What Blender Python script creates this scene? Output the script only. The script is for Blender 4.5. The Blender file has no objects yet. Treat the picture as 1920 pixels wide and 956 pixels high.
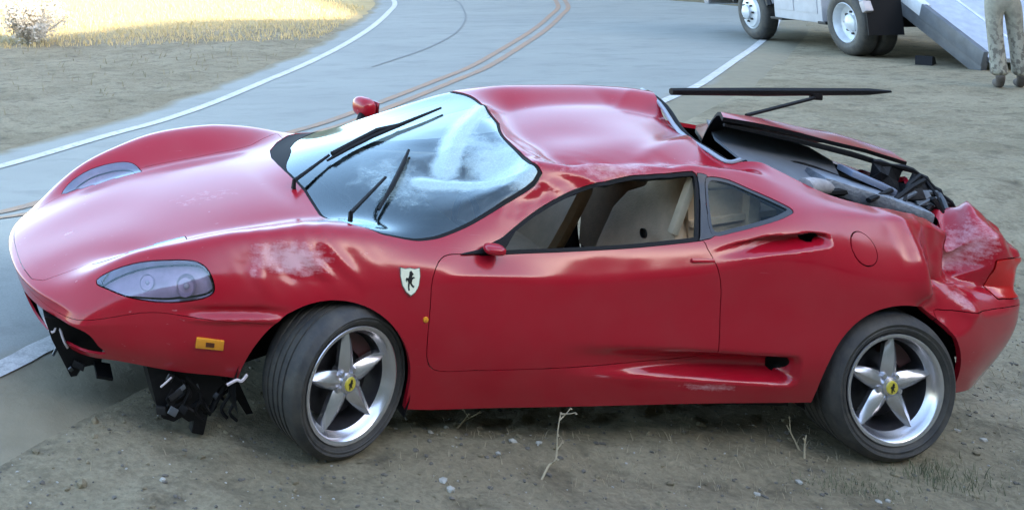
import bpy, math, random
import numpy as np
from mathutils import Vector, Matrix, noise as mnoise

R_ = math.radians
random.seed(7); rng = np.random.default_rng(7)
scene = bpy.context.scene
COL = scene.collection

# ------------------------------------------------------------------ camera
cam_d = bpy.data.cameras.new('camera'); cam = bpy.data.objects.new('camera', cam_d); COL.objects.link(cam)
cam_rot = Matrix(((0.98543389, -0.16950763, -0.01368256), (-0.01108949, -0.14433796, 0.98946631), (-0.16969701, -0.97490190, -0.14411527))).transposed()
cam.matrix_world = Matrix.Translation((-1.75267, -5.94085, 2.00639)) @ cam_rot.to_4x4()
cam_d.sensor_width = 36.0; cam_d.lens = 43.4246
cam_d.shift_x = 0.414424; cam_d.shift_y = -0.495595
cam_d.clip_start = .05; cam_d.clip_end = 3000
scene.camera = cam

# ------------------------------------------------------------------ light: open shade behind a hill, low sun
SUN_EL, SUN_AZ = R_(20), math.atan2(.45, -.89)      # azimuth measured from +Y towards +X
world = bpy.data.worlds.new('World'); scene.world = world; world.use_nodes = True
wn = world.node_tree
sky = wn.nodes.new('ShaderNodeTexSky'); sky.sky_type = 'NISHITA'; sky.sun_disc = False
sky.sun_elevation = SUN_EL; sky.sun_rotation = SUN_AZ; sky.air_density = 1.0; sky.dust_density = 1.2; sky.ozone_density = .6
bg = wn.nodes['Background']; bg.inputs[1].default_value = .15
wn.links.new(sky.outputs[0], bg.inputs[0])
sun_d = bpy.data.lights.new('sun', 'SUN'); sun_d.energy = 2.8; sun_d.angle = R_(.5); sun_d.color = (1, .88, .68)
sun = bpy.data.objects.new('sun', sun_d); COL.objects.link(sun)
sv = Vector((math.sin(SUN_AZ)*math.cos(SUN_EL), math.cos(SUN_AZ)*math.cos(SUN_EL), math.sin(SUN_EL)))
sun.rotation_euler = sv.to_track_quat('Z', 'Y').to_euler(); sun.location = sv*60
vs = scene.view_settings; vs.view_transform = 'Standard'; vs.look = 'None'; vs.gamma = 1; vs.exposure = 2.7; vs.use_curve_mapping = False

# ------------------------------------------------------------------ helpers
def tag(o, label=None, cat=None, group=None, kind=None):
    if label: o['label'] = label
    if cat: o['category'] = cat
    if group: o['group'] = group
    if kind: o['kind'] = kind
    return o
def empty(name, loc=(0, 0, 0), rz=0, parent=None):
    o = bpy.data.objects.new(name, None); COL.objects.link(o); o.location = loc; o.rotation_euler = (0, 0, rz)
    o.empty_display_size = .1
    if parent: o.parent = parent
    return o
def mesh_obj(name, V, F, mat, parent=None, smooth=True, auto=None):
    me = bpy.data.meshes.new(name); me.from_pydata([tuple(map(float, v)) for v in V], [], [tuple(map(int, f)) for f in F]); me.update()
    if smooth: me.polygons.foreach_set('use_smooth', [True]*len(me.polygons))
    if auto is not None and smooth: me.set_sharp_from_angle(angle=R_(auto))
    for m in (mat if isinstance(mat, (list, tuple)) else [mat]): me.materials.append(m)
    o = bpy.data.objects.new(name, me); COL.objects.link(o)
    if parent: o.parent = parent
    return o
class MB:                                            # collects shapes into ONE mesh
    def __init__(s): s.V = []; s.F = []
    def add(s, V, F):
        b = len(s.V); s.V += [tuple(v) for v in V]; s.F += [tuple(b+i for i in f) for f in F]; return s
    def box(s, c, d, rot=None, bev=0.0):
        x, y, z = (k/2 for k in d); rot = rot or Matrix.Identity(3)
        if bev <= 0:
            P = [(-x, -y, -z), (x, -y, -z), (x, y, -z), (-x, y, -z), (-x, -y, z), (x, -y, z), (x, y, z), (-x, y, z)]
            F = [(3, 2, 1, 0), (4, 5, 6, 7), (0, 1, 5, 4), (1, 2, 6, 5), (2, 3, 7, 6), (3, 0, 4, 7)]
        else:
            import bmesh
            bm = bmesh.new(); bmesh.ops.create_cube(bm, size=1)
            for v in bm.verts: v.co = Vector((v.co.x*d[0], v.co.y*d[1], v.co.z*d[2]))
            bmesh.ops.bevel(bm, geom=bm.edges[:], offset=bev, segments=2, profile=.6, affect='EDGES')
            bm.verts.index_update()
            P = [tuple(v.co) for v in bm.verts]; F = [tuple(v.index for v in f.verts) for f in bm.faces]; bm.free()
        return s.add([Vector(c)+rot@Vector(p) for p in P], F)
    def tube(s, pts, r, n=8, cap=True):
        pts = [Vector(p) for p in pts]; rr = r if isinstance(r, (list, tuple)) else [r]*len(pts)
        V, F = [], []; prev = None
        for i, p in enumerate(pts):
            t = (pts[min(i+1, len(pts)-1)]-pts[max(i-1, 0)]).normalized()
            a = prev if prev is not None else (Vector((0, 0, 1)) if abs(t.z) < .9 else Vector((1, 0, 0)))
            u = (a-t*a.dot(t)).normalized(); w = t.cross(u); prev = u
            for k in range(n):
                an = 2*math.pi*k/n; V.append(p+(u*math.cos(an)+w*math.sin(an))*rr[i])
        for i in range(len(pts)-1):
            for k in range(n): F.append((i*n+k, i*n+(k+1) % n, (i+1)*n+(k+1) % n, (i+1)*n+k))
        if cap: F.append(tuple(range(n))[::-1]); F.append(tuple((len(pts)-1)*n+k for k in range(n)))
        return s.add(V, F)
    def lathe(s, prof, n=48, axis='y', org=(0, 0, 0), close=False):   # prof: (radius, along)
        V, F = [], []; m = len(prof)
        for k in range(n):
            a = 2*math.pi*k/n
            for r, h in prof:
                V.append({'y': (org[0]+r*math.cos(a), org[1]+h, org[2]+r*math.sin(a)), 'x': (org[0]+h, org[1]+r*math.cos(a), org[2]+r*math.sin(a)),
                          'z': (org[0]+r*math.cos(a), org[1]+r*math.sin(a), org[2]+h)}[axis])
        for k in range(n):
            for i in range(m-1+(1 if close else 0)):
                j = (i+1) % m; F.append((k*m+i, k*m+j, ((k+1) % n)*m+j, ((k+1) % n)*m+i))
        return s.add(V, F)
    def prism(s, poly, h0, h1, fn):                   # poly in 2D, fn(a,b,h)->3D
        n = len(poly); V = [fn(a, b, h0) for a, b in poly]+[fn(a, b, h1) for a, b in poly]
        F = [tuple(range(n)), tuple(range(2*n-1, n-1, -1))]+[(k, n+k, n+(k+1) % n, (k+1) % n) for k in range(n)]
        return s.add(V, F)
    def build(s, name, mat, parent=None, smooth=True, auto=35): return mesh_obj(name, s.V, s.F, mat, parent, smooth, auto)
def ss(a, b, x):
    t = np.clip((x-a)/(b-a), 0, 1); return t*t*(3-2*t)
def crom(P, k=6, closed=False):                       # Catmull-Rom resample
    P = np.array(P, float); n = len(P); out = []
    for i in (range(n) if closed else range(n-1)):
        p = [P[(i+d) % n] if closed else P[min(max(i+d, 0), n-1)] for d in (-1, 0, 1, 2)]
        for t in np.arange(k)/k:
            out.append(.5*((2*p[1])+(-p[0]+p[2])*t+(2*p[0]-5*p[1]+4*p[2]-p[3])*t*t+(-p[0]+3*p[1]-3*p[2]+p[3])*t**3))
    if not closed: out.append(P[-1])
    return np.array(out)
def fbm(X, sc, oct=3, seed=0.0):
    X = np.asarray(X, float)*sc+seed
    return np.array([mnoise.fractal(Vector(p), 1.0, 2.0, oct) for p in X])

# ------------------------------------------------------------------ materials
def mat(name, col=(.5, .5, .5), rough=.5, metal=0., coat=0., spec=.5, noise=0., nscale=20., bump=0., bscale=60., col2=None, trans=0., emit=None):
    m = bpy.data.materials.new(name); m.use_nodes = True; nt = m.node_tree; b = nt.nodes['Principled BSDF']
    b.inputs['Base Color'].default_value = (*col, 1); b.inputs['Roughness'].default_value = rough; b.inputs['Metallic'].default_value = metal
    b.inputs['Coat Weight'].default_value = coat; b.inputs['Coat Roughness'].default_value = .08; b.inputs['Specular IOR Level'].default_value = spec
    tc = nt.nodes.new('ShaderNodeTexCoord')
    if noise or col2:
        n = nt.nodes.new('ShaderNodeTexNoise'); n.inputs['Scale'].default_value = nscale; n.inputs['Detail'].default_value = 6; n.inputs['Roughness'].default_value = .65
        nt.links.new(tc.outputs['Object'], n.inputs['Vector'])
        r = nt.nodes.new('ShaderNodeMapRange'); r.inputs[1].default_value = .35; r.inputs[2].default_value = .65
        nt.links.new(n.outputs[0], r.inputs[0])
        mx = nt.nodes.new('ShaderNodeMix'); mx.data_type = 'RGBA'
        c2 = col2 or tuple(c*(1-noise) for c in col)
        mx.inputs[6].default_value = (*col, 1); mx.inputs[7].default_value = (*c2, 1)
        nt.links.new(r.outputs[0], mx.inputs[0]); nt.links.new(mx.outputs[2], b.inputs['Base Color'])
    if bump:
        n2 = nt.nodes.new('ShaderNodeTexNoise'); n2.inputs['Scale'].default_value = bscale; n2.inputs['Detail'].default_value = 5
        nt.links.new(tc.outputs['Object'], n2.inputs['Vector'])
        bp = nt.nodes.new('ShaderNodeBump'); bp.inputs['Strength'].default_value = bump; bp.inputs['Distance'].default_value = .02
        nt.links.new(n2.outputs[0], bp.inputs['Height']); nt.links.new(bp.outputs[0], b.inputs['Normal'])
    return m
def node(nt, t, **kw):
    n = nt.nodes.new(t)
    for k, v in kw.items():
        if k.startswith('i_'): n.inputs[int(k[2:]) if k[2:].isdigit() else k[2:].replace('_', ' ')].default_value = v
        else: setattr(n, k, v)
    return n

def paint_material():
    m = bpy.data.materials.new('red_paint'); m.use_nodes = True; nt = m.node_tree; L = nt.links.new; b = nt.nodes['Principled BSDF']
    tc = node(nt, 'ShaderNodeTexCoord'); at = node(nt, 'ShaderNodeAttribute', attribute_name='scuff')
    n1 = node(nt, 'ShaderNodeTexNoise', i_Scale=26., i_Detail=8., i_Roughness=.7); L(tc.outputs['Object'], n1.inputs['Vector'])
    mp = node(nt, 'ShaderNodeMapping'); mp.inputs['Scale'].default_value = (14, 30, 60); mp.inputs['Rotation'].default_value = (.3, .5, .2); L(tc.outputs['Object'], mp.inputs[0])
    n2 = node(nt, 'ShaderNodeTexNoise', i_Scale=1., i_Detail=6., i_Roughness=.7); L(mp.outputs[0], n2.inputs['Vector'])
    ad = node(nt, 'ShaderNodeMath', operation='ADD'); L(n1.outputs[0], ad.inputs[0]); L(n2.outputs[0], ad.inputs[1])
    sm = node(nt, 'ShaderNodeMath', operation='MULTIPLY_ADD', i_1=1.25, i_2=-1.75); L(at.outputs['Fac'], sm.inputs[0])
    s2 = node(nt, 'ShaderNodeMath', operation='ADD'); L(sm.outputs[0], s2.inputs[0]); L(ad.outputs[0], s2.inputs[1])
    mr0 = node(nt, 'ShaderNodeMapRange', i_1=.0, i_2=.55); L(s2.outputs[0], mr0.inputs[0])
    mp2 = node(nt, 'ShaderNodeMapping'); mp2.inputs['Scale'].default_value = (3., 70, 70); mp2.inputs['Rotation'].default_value = (0, .12, .1); L(tc.outputs['Object'], mp2.inputs[0])
    n4 = node(nt, 'ShaderNodeTexNoise', i_Scale=1., i_Detail=3., i_Roughness=.5); L(mp2.outputs[0], n4.inputs['Vector'])
    n5 = node(nt, 'ShaderNodeTexNoise', i_Scale=2.3, i_Detail=3.); L(tc.outputs['Object'], n5.inputs['Vector'])
    s4 = node(nt, 'ShaderNodeMapRange', i_1=.70, i_2=.76, i_3=0., i_4=.55); L(n4.outputs[0], s4.inputs[0])
    s5 = node(nt, 'ShaderNodeMapRange', i_1=.50, i_2=.62); L(n5.outputs[0], s5.inputs[0])
    s6 = node(nt, 'ShaderNodeMath', operation='MULTIPLY'); L(s4.outputs[0], s6.inputs[0]); L(s5.outputs[0], s6.inputs[1])
    mr = node(nt, 'ShaderNodeMath', operation='MAXIMUM'); L(mr0.outputs[0], mr.inputs[0]); L(s6.outputs[0], mr.inputs[1])
    # dust film
    n3 = node(nt, 'ShaderNodeTexNoise', i_Scale=5., i_Detail=6.); L(tc.outputs['Object'], n3.inputs['Vector'])
    d = node(nt, 'ShaderNodeMapRange', i_1=.35, i_2=.75, i_3=.008, i_4=.045); L(n3.outputs[0], d.inputs[0])
    c1 = node(nt, 'ShaderNodeMix', data_type='RGBA'); c1.inputs[6].default_value = (.37, .002, .016, 1); c1.inputs[7].default_value = (.33, .25, .22, 1); L(d.outputs[0], c1.inputs[0])
    c2 = node(nt, 'ShaderNodeMix', data_type='RGBA'); c2.inputs[7].default_value = (.72, .47, .50, 1); L(c1.outputs[2], c2.inputs[6])
    fm = node(nt, 'ShaderNodeMath', operation='MULTIPLY', i_1=.75); L(mr.outputs[0], fm.inputs[0]); L(fm.outputs[0], c2.inputs[0])
    L(c2.outputs[2], b.inputs['Base Color'])
    rg = node(nt, 'ShaderNodeMapRange', i_3=.30, i_4=.6); L(mr.outputs[0], rg.inputs[0]); L(rg.outputs[0], b.inputs['Roughness'])
    cw = node(nt, 'ShaderNodeMapRange', i_3=1., i_4=.25); L(mr.outputs[0], cw.inputs[0]); L(cw.outputs[0], b.inputs['Coat Weight'])
    cr = node(nt, 'ShaderNodeMapRange', i_1=.3, i_2=.7, i_3=.09, i_4=.20); L(n3.outputs[0], cr.inputs[0]); L(cr.outputs[0], b.inputs['Coat Roughness'])
    b.inputs['Coat IOR'].default_value = 1.48; b.inputs['Specular IOR Level'].default_value = .1
    bp = node(nt, 'ShaderNodeBump', i_Strength=.25, i_Distance=.004); L(n1.outputs[0], bp.inputs['Height'])
    bs = node(nt, 'ShaderNodeMath', operation='MULTIPLY_ADD', i_1=.5, i_2=.012); L(mr.outputs[0], bs.inputs[0]); L(bs.outputs[0], bp.inputs['Strength'])
    L(bp.outputs[0], b.inputs['Normal']); L(bp.outputs[0], b.inputs['Coat Normal'])
    inner = node(nt, 'ShaderNodeBsdfDiffuse'); inner.inputs[0].default_value = (.02, .018, .018, 1)
    ge = node(nt, 'ShaderNodeNewGeometry'); ms = node(nt, 'ShaderNodeMixShader'); L(ge.outputs['Backfacing'], ms.inputs[0]); L(b.outputs[0], ms.inputs[1]); L(inner.outputs[0], ms.inputs[2])
    L(ms.outputs[0], nt.nodes['Material Output'].inputs[0])
    return m

def glass_material(name, tint=(.8, .9, .92), crack=False, refl=1.5):
    m = bpy.data.materials.new(name); m.use_nodes = True; nt = m.node_tree; L = nt.links.new
    nt.nodes.remove(nt.nodes['Principled BSDF']); out = nt.nodes['Material Output']
    tr = node(nt, 'ShaderNodeBsdfTransparent'); tr.inputs[0].default_value = (*tint, 1)
    gl = node(nt, 'ShaderNodeBsdfGlossy'); gl.inputs['Roughness'].default_value = .06; gl.inputs[0].default_value = (.84, .98, 1, 1)
    fr = node(nt, 'ShaderNodeFresnel'); fr.inputs[0].default_value = 1.6
    ms = node(nt, 'ShaderNodeMixShader'); L(tr.outputs[0], ms.inputs[1]); L(gl.outputs[0], ms.inputs[2])
    fm = node(nt, 'ShaderNodeMath', operation='MULTIPLY', i_1=refl, use_clamp=True); L(fr.outputs[0], fm.inputs[0]); L(fm.outputs[0], ms.inputs[0])
    last = ms
    if crack:
        tc = node(nt, 'ShaderNodeTexCoord'); at = node(nt, 'ShaderNodeAttribute', attribute_name='scuff')
        nz = node(nt, 'ShaderNodeTexNoise', i_Scale=9., i_Detail=7., i_Roughness=.7); L(tc.outputs['Object'], nz.inputs['Vector'])
        vo = node(nt, 'ShaderNodeTexVoronoi', feature='DISTANCE_TO_EDGE', i_Scale=60.); L(tc.outputs['Object'], vo.inputs['Vector'])
        v2 = node(nt, 'ShaderNodeMapRange', i_1=0., i_2=.06, i_3=.28, i_4=0.); L(vo.outputs['Distance'], v2.inputs[0])
        a = node(nt, 'ShaderNodeMath', operation='MULTIPLY_ADD', i_1=1.4, i_2=-.98); L(at.outputs['Fac'], a.inputs[0])
        a2 = node(nt, 'ShaderNodeMath', operation='ADD'); L(a.outputs[0], a2.inputs[0]); L(nz.outputs[0], a2.inputs[1])
        a3 = node(nt, 'ShaderNodeMapRange', i_1=0., i_2=.5, i_4=.7); L(a2.outputs[0], a3.inputs[0])
        vm = node(nt, 'ShaderNodeMath', operation='MULTIPLY'); L(v2.outputs[0], vm.inputs[0]); L(at.outputs['Fac'], vm.inputs[1])
        dn = node(nt, 'ShaderNodeTexNoise', i_Scale=4., i_Detail=4.); L(tc.outputs['Object'], dn.inputs['Vector'])
        dv = node(nt, 'ShaderNodeMix', data_type='VECTOR'); dv.inputs[0].default_value = .30; L(tc.outputs['Object'], dv.inputs[4]); L(dn.outputs['Color'], dv.inputs[5])
        v3 = node(nt, 'ShaderNodeTexVoronoi', feature='DISTANCE_TO_EDGE', i_Scale=10.); L(dv.outputs[1], v3.inputs['Vector'])
        v4 = node(nt, 'ShaderNodeMapRange', i_1=.0, i_2=.014, i_3=.30, i_4=0.); L(v3.outputs['Distance'], v4.inputs[0])
        w4 = node(nt, 'ShaderNodeMapRange', i_1=.10, i_2=.45); L(at.outputs['Fac'], w4.inputs[0])
        vv = node(nt, 'ShaderNodeMath', operation='MULTIPLY'); L(v4.outputs[0], vv.inputs[0]); L(w4.outputs[0], vv.inputs[1])
        a5 = node(nt, 'ShaderNodeMath', operation='ADD'); L(a3.outputs[0], a5.inputs[0]); L(vm.outputs[0], a5.inputs[1])
        a4 = node(nt, 'ShaderNodeMath', operation='MAXIMUM', use_clamp=True); L(a5.outputs[0], a4.inputs[0]); L(vv.outputs[0], a4.inputs[1])
        df = node(nt, 'ShaderNodeBsdfPrincipled'); df.inputs['Base Color'].default_value = (.50, .66, .68, 1); df.inputs['Roughness'].default_value = .35
        m2 = node(nt, 'ShaderNodeMixShader'); L(a4.outputs[0], m2.inputs[0]); L(ms.outputs[0], m2.inputs[1]); L(df.outputs[0], m2.inputs[2]); last = m2
        bp = node(nt, 'ShaderNodeBump', i_Strength=.5, i_Distance=.006); L(vo.outputs['Distance'], bp.inputs['Height'])
        bm_ = node(nt, 'ShaderNodeMath', operation='MULTIPLY', i_1=.5); L(at.outputs['Fac'], bm_.inputs[0]); L(bm_.outputs[0], bp.inputs['Strength'])
        L(bp.outputs[0], df.inputs['Normal']); L(bp.outputs[0], gl.inputs['Normal'])
    L(last.outputs[0], out.inputs[0])
    return m

PAINT = paint_material()
GLASS = glass_material('window_glass', refl=.35); WSGLASS = glass_material('cracked_windscreen_glass', (.52, .63, .64), True, 1.75)
LENS = glass_material('lens_glass', (.92, .88, .96), refl=2.2)
BLACK = mat('black_plastic', (.007, .007, .008), .6, spec=.22, noise=.4, nscale=30, bump=.15)
RUBBER = mat('black_rubber_seal', (.010, .010, .011), .7, spec=.2)
TYRE = mat('tyre_rubber', (.028, .029, .031), .62, noise=.35, nscale=14, bump=.12, bscale=90, col2=(.062, .058, .050))
ALLOY = mat('silver_alloy', (.66, .66, .70), .25, metal=.88, coat=.3, noise=.12, nscale=12)
STEEL = mat('dark_steel', (.05, .05, .055), .45, metal=.7, noise=.4, nscale=25)
TAN = mat('tan_leather', (.62, .43, .27), .55, noise=.18, nscale=16, bump=.15, bscale=120)
CREAM = mat('cream_trim', (.66, .54, .38), .6, noise=.1)
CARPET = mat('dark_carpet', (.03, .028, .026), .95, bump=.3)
GREYPL = mat('grey_plastic', (.10, .115, .13), .5, noise=.25, nscale=18, bump=.1)
ALU = mat('cast_aluminium', (.34, .37, .42), .42, metal=.6, noise=.35, nscale=22, bump=.3, bscale=70)
YELLOW = mat('yellow_enamel', (.62, .52, .06), .35, coat=.5)
BADGEW = mat('pale_badge_enamel', (.78, .80, .62), .35, coat=.5)
INK = mat('black_enamel', (.01, .01, .01), .4)
AMBER = mat('amber_lens', (.75, .30, .02), .25, coat=.6)
REDLENS = mat('red_lens', (.52, .004, .006), .3, coat=.7)
CHROME = mat('reflector_chrome', (.72, .70, .74), .18, metal=1.)
# ------------------------------------------------------------------ car shell
# half-body control points, metres: x rearwards from the front axle, w half width, z up
ST = [
 [(-1.13,0,.455),(-1.115,.22,.458),(-1.06,.42,.465),(-.985,.56,.475),(-.91,.655,.485),(-.925,.668,.44),(-.935,.672,.40),(-.91,.65,.32),(-.86,.61,.25)],
 [(-.90,0,.565),(-.89,.24,.57),(-.85,.45,.578),(-.80,.61,.645),(-.775,.70,.595),(-.77,.745,.53),(-.77,.755,.445),(-.77,.735,.35),(-.75,.69,.27)],
 [(-.66,0,.655),(-.66,.26,.655),(-.62,.49,.660),(-.57,.69,.750),(-.555,.785,.685),(-.55,.83,.60),(-.55,.84,.48),(-.55,.825,.37),(-.54,.78,.275)],
 [(-.45,0,.725),(-.44,.28,.72),(-.41,.50,.722),(-.37,.735,.818),(-.36,.83,.745),(-.35,.875,.65),(-.35,.89,.52),(-.35,.875,.40),(-.34,.83,.28)],
 [(-.22,0,.785),(-.21,.29,.78),(-.18,.51,.772),(-.15,.755,.860),(-.15,.86,.785),(-.15,.905,.69),(-.15,.92,.56),(-.15,.91,.42),(-.15,.86,.25)],
 [(-.05,0,.825),(-.02,.30,.82),(.02,.52,.812),(.05,.765,.878),(.05,.87,.80),(.05,.915,.70),(.05,.93,.58),(.05,.915,.42),(.05,.86,.22)],
 [(.08,0,.855),(.12,.30,.85),(.18,.56,.845),(.25,.765,.870),(.26,.86,.80),(.26,.905,.71),(.26,.92,.57),(.26,.905,.40),(.26,.85,.19)],
 [(.42,0,.965),(.43,.30,.95),(.46,.62,.895),(.46,.76,.855),(.46,.85,.79),(.46,.895,.71),(.46,.905,.57),(.46,.89,.39),(.46,.84,.17)],
 [(.80,0,1.07),(.80,.32,1.05),(.78,.645,1.0),(.76,.765,.89),(.74,.825,.80),(.74,.89,.725),(.74,.90,.57),(.74,.89,.39),(.74,.83,.175)],
 [(1.20,0,1.195),(1.18,.33,1.18),(1.10,.595,1.125),(1.07,.72,.96),(1.05,.825,.825),(1.05,.885,.72),(1.05,.895,.57),(1.05,.885,.39),(1.05,.83,.185)],
 [(1.48,0,1.25),(1.47,.33,1.235),(1.44,.60,1.145),(1.42,.73,.99),(1.40,.84,.86),(1.40,.90,.755),(1.40,.905,.58),(1.40,.90,.40),(1.40,.845,.205)],
 [(1.80,0,1.265),(1.79,.33,1.25),(1.77,.61,1.16),(1.75,.745,1.02),(1.74,.865,.91),(1.74,.925,.81),(1.74,.93,.60),(1.74,.925,.41),(1.74,.87,.23)],
 [(2.10,0,1.245),(2.10,.33,1.23),(2.08,.62,1.14),(2.07,.765,1.06),(2.06,.872,1.00),(2.06,.945,.875),(2.06,.955,.63),(2.06,.955,.42),(2.06,.895,.25)],
 [(2.38,0,1.19),(2.38,.33,1.175),(2.36,.63,1.09),(2.35,.79,1.05),(2.34,.868,.995),(2.34,.958,.845),(2.34,.965,.65),(2.34,.96,.45),(2.34,.90,.26)],
 [(2.62,0,1.10),(2.62,.34,1.09),(2.61,.63,1.055),(2.60,.80,1.03),(2.60,.862,.985),(2.60,.957,.83),(2.60,.965,.66),(2.60,.955,.46),(2.60,.89,.27)],
 [(2.88,0,1.05),(2.88,.34,1.04),(2.87,.62,1.03),(2.86,.78,1.00),(2.86,.83,.95),(2.86,.925,.81),(2.86,.935,.66),(2.86,.925,.47),(2.86,.86,.28)],
 [(3.14,0,1.0),(3.13,.33,.995),(3.11,.58,.985),(3.09,.73,.955),(3.08,.785,.91),(3.08,.872,.78),(3.08,.885,.65),(3.08,.87,.48),(3.06,.81,.28)],
 [(3.41,0,.945),(3.40,.30,.94),(3.38,.52,.935),(3.35,.65,.915),(3.30,.74,.87),(3.31,.775,.77),(3.32,.79,.64),(3.30,.77,.48),(3.23,.70,.28)],
]
FRONT = [[(-1.15,0,.42),(-1.135,.23,.42),(-1.08,.43,.425),(-1.0,.575,.432)],
 [(-1.13,0,.37),(-1.115,.23,.37),(-1.065,.43,.38),(-1.0,.58,.39)],
 [(-1.08,0,.28),(-1.07,.22,.28),(-1.03,.41,.29),(-.965,.55,.30)],
 [(-1.03,0,.22),(-1.02,.21,.22),(-.98,.39,.225),(-.92,.52,.235)]]
REAR = [[(3.435,0,.80),(3.425,.30,.80),(3.400,.53,.80),(3.365,.67,.79)],
 [(3.455,0,.65),(3.445,.30,.65),(3.420,.54,.65),(3.385,.69,.645)],
 [(3.435,0,.47),(3.425,.30,.47),(3.400,.53,.47),(3.365,.67,.475)],
 [(3.365,0,.28),(3.355,.28,.28),(3.335,.5,.28),(3.315,.62,.28)]]

def shell_cage():
    verts, ids, faces = [], {}, []
    def vid(key, p, side):
        k = key if abs(p[1]) < 1e-6 else key + (side,)
        if k not in ids:
            ids[k] = len(verts); verts.append((p[0], side*p[1], p[2]))
        return ids[k]
    N = len(ST)
    creases = {}
    for side in (-1, 1):
        g = lambda i, j: vid(('s', i, j), ST[i][j], side)
        fr = lambda r, j: g(0, j) if r == 0 else (g(0, 4+r) if j == 4 else vid(('f', r, j), FRONT[r-1][j], side))
        re = lambda r, j: g(N-1, j) if r == 0 else (g(N-1, 4+r) if j == 4 else vid(('r', r, j), REAR[r-1][j], side))
        def quad(a, b, c, d):
            f = (a, b, c, d)
            faces.append(f if side > 0 else f[::-1])
        for i in range(N-1):
            for j in range(8):
                quad(g(i, j), g(i+1, j), g(i+1, j+1), g(i, j+1))
        for r in range(4):
            for j in range(4):
                quad(fr(r, j), fr(r, j+1), fr(r+1, j+1), fr(r+1, j))
                quad(re(r, j), re(r+1, j), re(r+1, j+1), re(r, j+1))
        def cr(a, b, w): creases[tuple(sorted((a, b)))] = w
        for i in range(7, 12):                       # belt line and roof rail
            cr(g(i, 4), g(i+1, 4), .35)
            cr(g(i, 5), g(i+1, 5), .45)
        for i in range(7, 9): cr(g(i, 2), g(i+1, 2), .5)
        for i in range(9, 13): cr(g(i, 2), g(i+1, 2), .3)
        for i in range(0, 3): cr(g(i, 6), g(i+1, 6), .55)
        for j in range(4): cr(fr(2, j), fr(2, j+1), .55)
        for i in range(0, 5): cr(g(i, 3), g(i+1, 3), .15)
        for i in range(1, 6): cr(g(i, 2), g(i+1, 2), .40)
    return np.array(verts, float), faces, creases

def subdivide(cv, faces, creases, level, interp=True):
    me = bpy.data.meshes.new('tmp'); me.from_pydata(cv.tolist(), [], faces); me.update()
    at = me.attributes.new('crease_edge', 'FLOAT', 'EDGE')
    for e in me.edges:
        at.data[e.index].value = creases.get(tuple(sorted(e.vertices)), 0.)
    ob = bpy.data.objects.new('tmp', me); bpy.context.scene.collection.objects.link(ob)
    md = ob.modifiers.new('s', 'SUBSURF'); md.use_limit_surface = True
    def ev(l):
        md.levels = l; md.quality = 4
        dg = bpy.context.evaluated_depsgraph_get()
        em = ob.evaluated_get(dg).to_mesh()
        v = np.empty(len(em.vertices)*3); em.vertices.foreach_get('co', v)
        nn = np.empty(len(em.vertices)*3); em.vertices.foreach_get('normal', nn)
        f = [tuple(p.vertices) for p in em.polygons]
        ob.evaluated_get(dg).to_mesh_clear()
        return v.reshape(-1, 3), nn.reshape(-1, 3), f
    if interp:
        cur = cv.copy(); n = len(cv)
        for _ in range(7):
            v, _n, _f = ev(1)
            cur = cur + .8*(cv - v[:n])
            me.vertices.foreach_set('co', cur.ravel()); me.update()
    V, Nn, F = ev(level)
    bpy.data.objects.remove(ob); bpy.data.meshes.remove(me)
    return V, Nn, F
# ------------------------------------------------------------------ the car's own frame, rolled on the bank
CARM = Matrix(((0.9960222790, 0.0097427335, 0.0885703044), (0.0, 0.9940043559, -0.1093404792), (-0.0891045436, 0.1089055532, 0.9900504840)))
car = empty('wrecked_sports_car'); car.matrix_world = CARM.to_4x4()
tag(car, 'crashed red two-door sports car with crushed roof and shattered windscreen on the dirt verge', 'sports car')

def sdf_poly(P, X):                                   # signed distance of points X to closed polygon P (2D), negative inside
    P = np.asarray(P, float); X = np.asarray(X, float)
    d = np.full(len(X), 1e9); inside = np.zeros(len(X), bool)
    for a, b in zip(P, np.roll(P, -1, 0)):
        e = b-a; w = X-a; t = np.clip((w@e)/(e@e+1e-12), 0, 1)
        q = w-t[:, None]*e; d = np.minimum(d, np.einsum('ij,ij->i', q, q))
        c = (a[1] > X[:, 1]) != (b[1] > X[:, 1])
        with np.errstate(divide='ignore', invalid='ignore'):
            xi = (b[0]-a[0])*(X[:, 1]-a[1])/(b[1]-a[1]+1e-15)+a[0]
        inside ^= c & (X[:, 0] < xi)
    return np.where(inside, -1, 1)*np.sqrt(d)

class Surf:                                           # polygon soup with per-vertex rows: 0:3 position now, 3:6 normal, 6:9 position before damage, 9 scuff
    def __init__(s, A, F): s.A, s.F = A, F
    def compact(s):
        used = sorted({i for f in s.F for i in f}); mp = {o: n for n, o in enumerate(used)}
        return Surf(s.A[used], [tuple(mp[i] for i in f) for f in s.F])
    def split(s, d):
        d = np.where(np.abs(d) < 2e-4, 2e-4, d); neg = d < 0
        A = list(s.A); cache = {}; Fi, Fo = [], []; ng = neg.tolist()
        def cut(a, b):
            k = (a, b) if a < b else (b, a)
            if k not in cache:
                t = d[k[0]]/(d[k[0]]-d[k[1]]); cache[k] = len(A); A.append(s.A[k[0]]*(1-t)+s.A[k[1]]*t)
            return cache[k]
        for f in s.F:
            q = [ng[i] for i in f]
            if all(q): Fi.append(f)
            elif not any(q): Fo.append(f)
            else:
                pi, po = [], []
                for k, a in enumerate(f):
                    b = f[(k+1) % len(f)]
                    (pi if ng[a] else po).append(a)
                    if ng[a] != ng[b]: c = cut(a, b); pi.append(c); po.append(c)
                if len(pi) > 2: Fi.append(tuple(pi))
                if len(po) > 2: Fo.append(tuple(po))
        A = np.array(A)
        return Surf(A, Fi).compact(), Surf(A, Fo).compact()
    @property
    def O(s): return s.A[:, 6:9]

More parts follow.
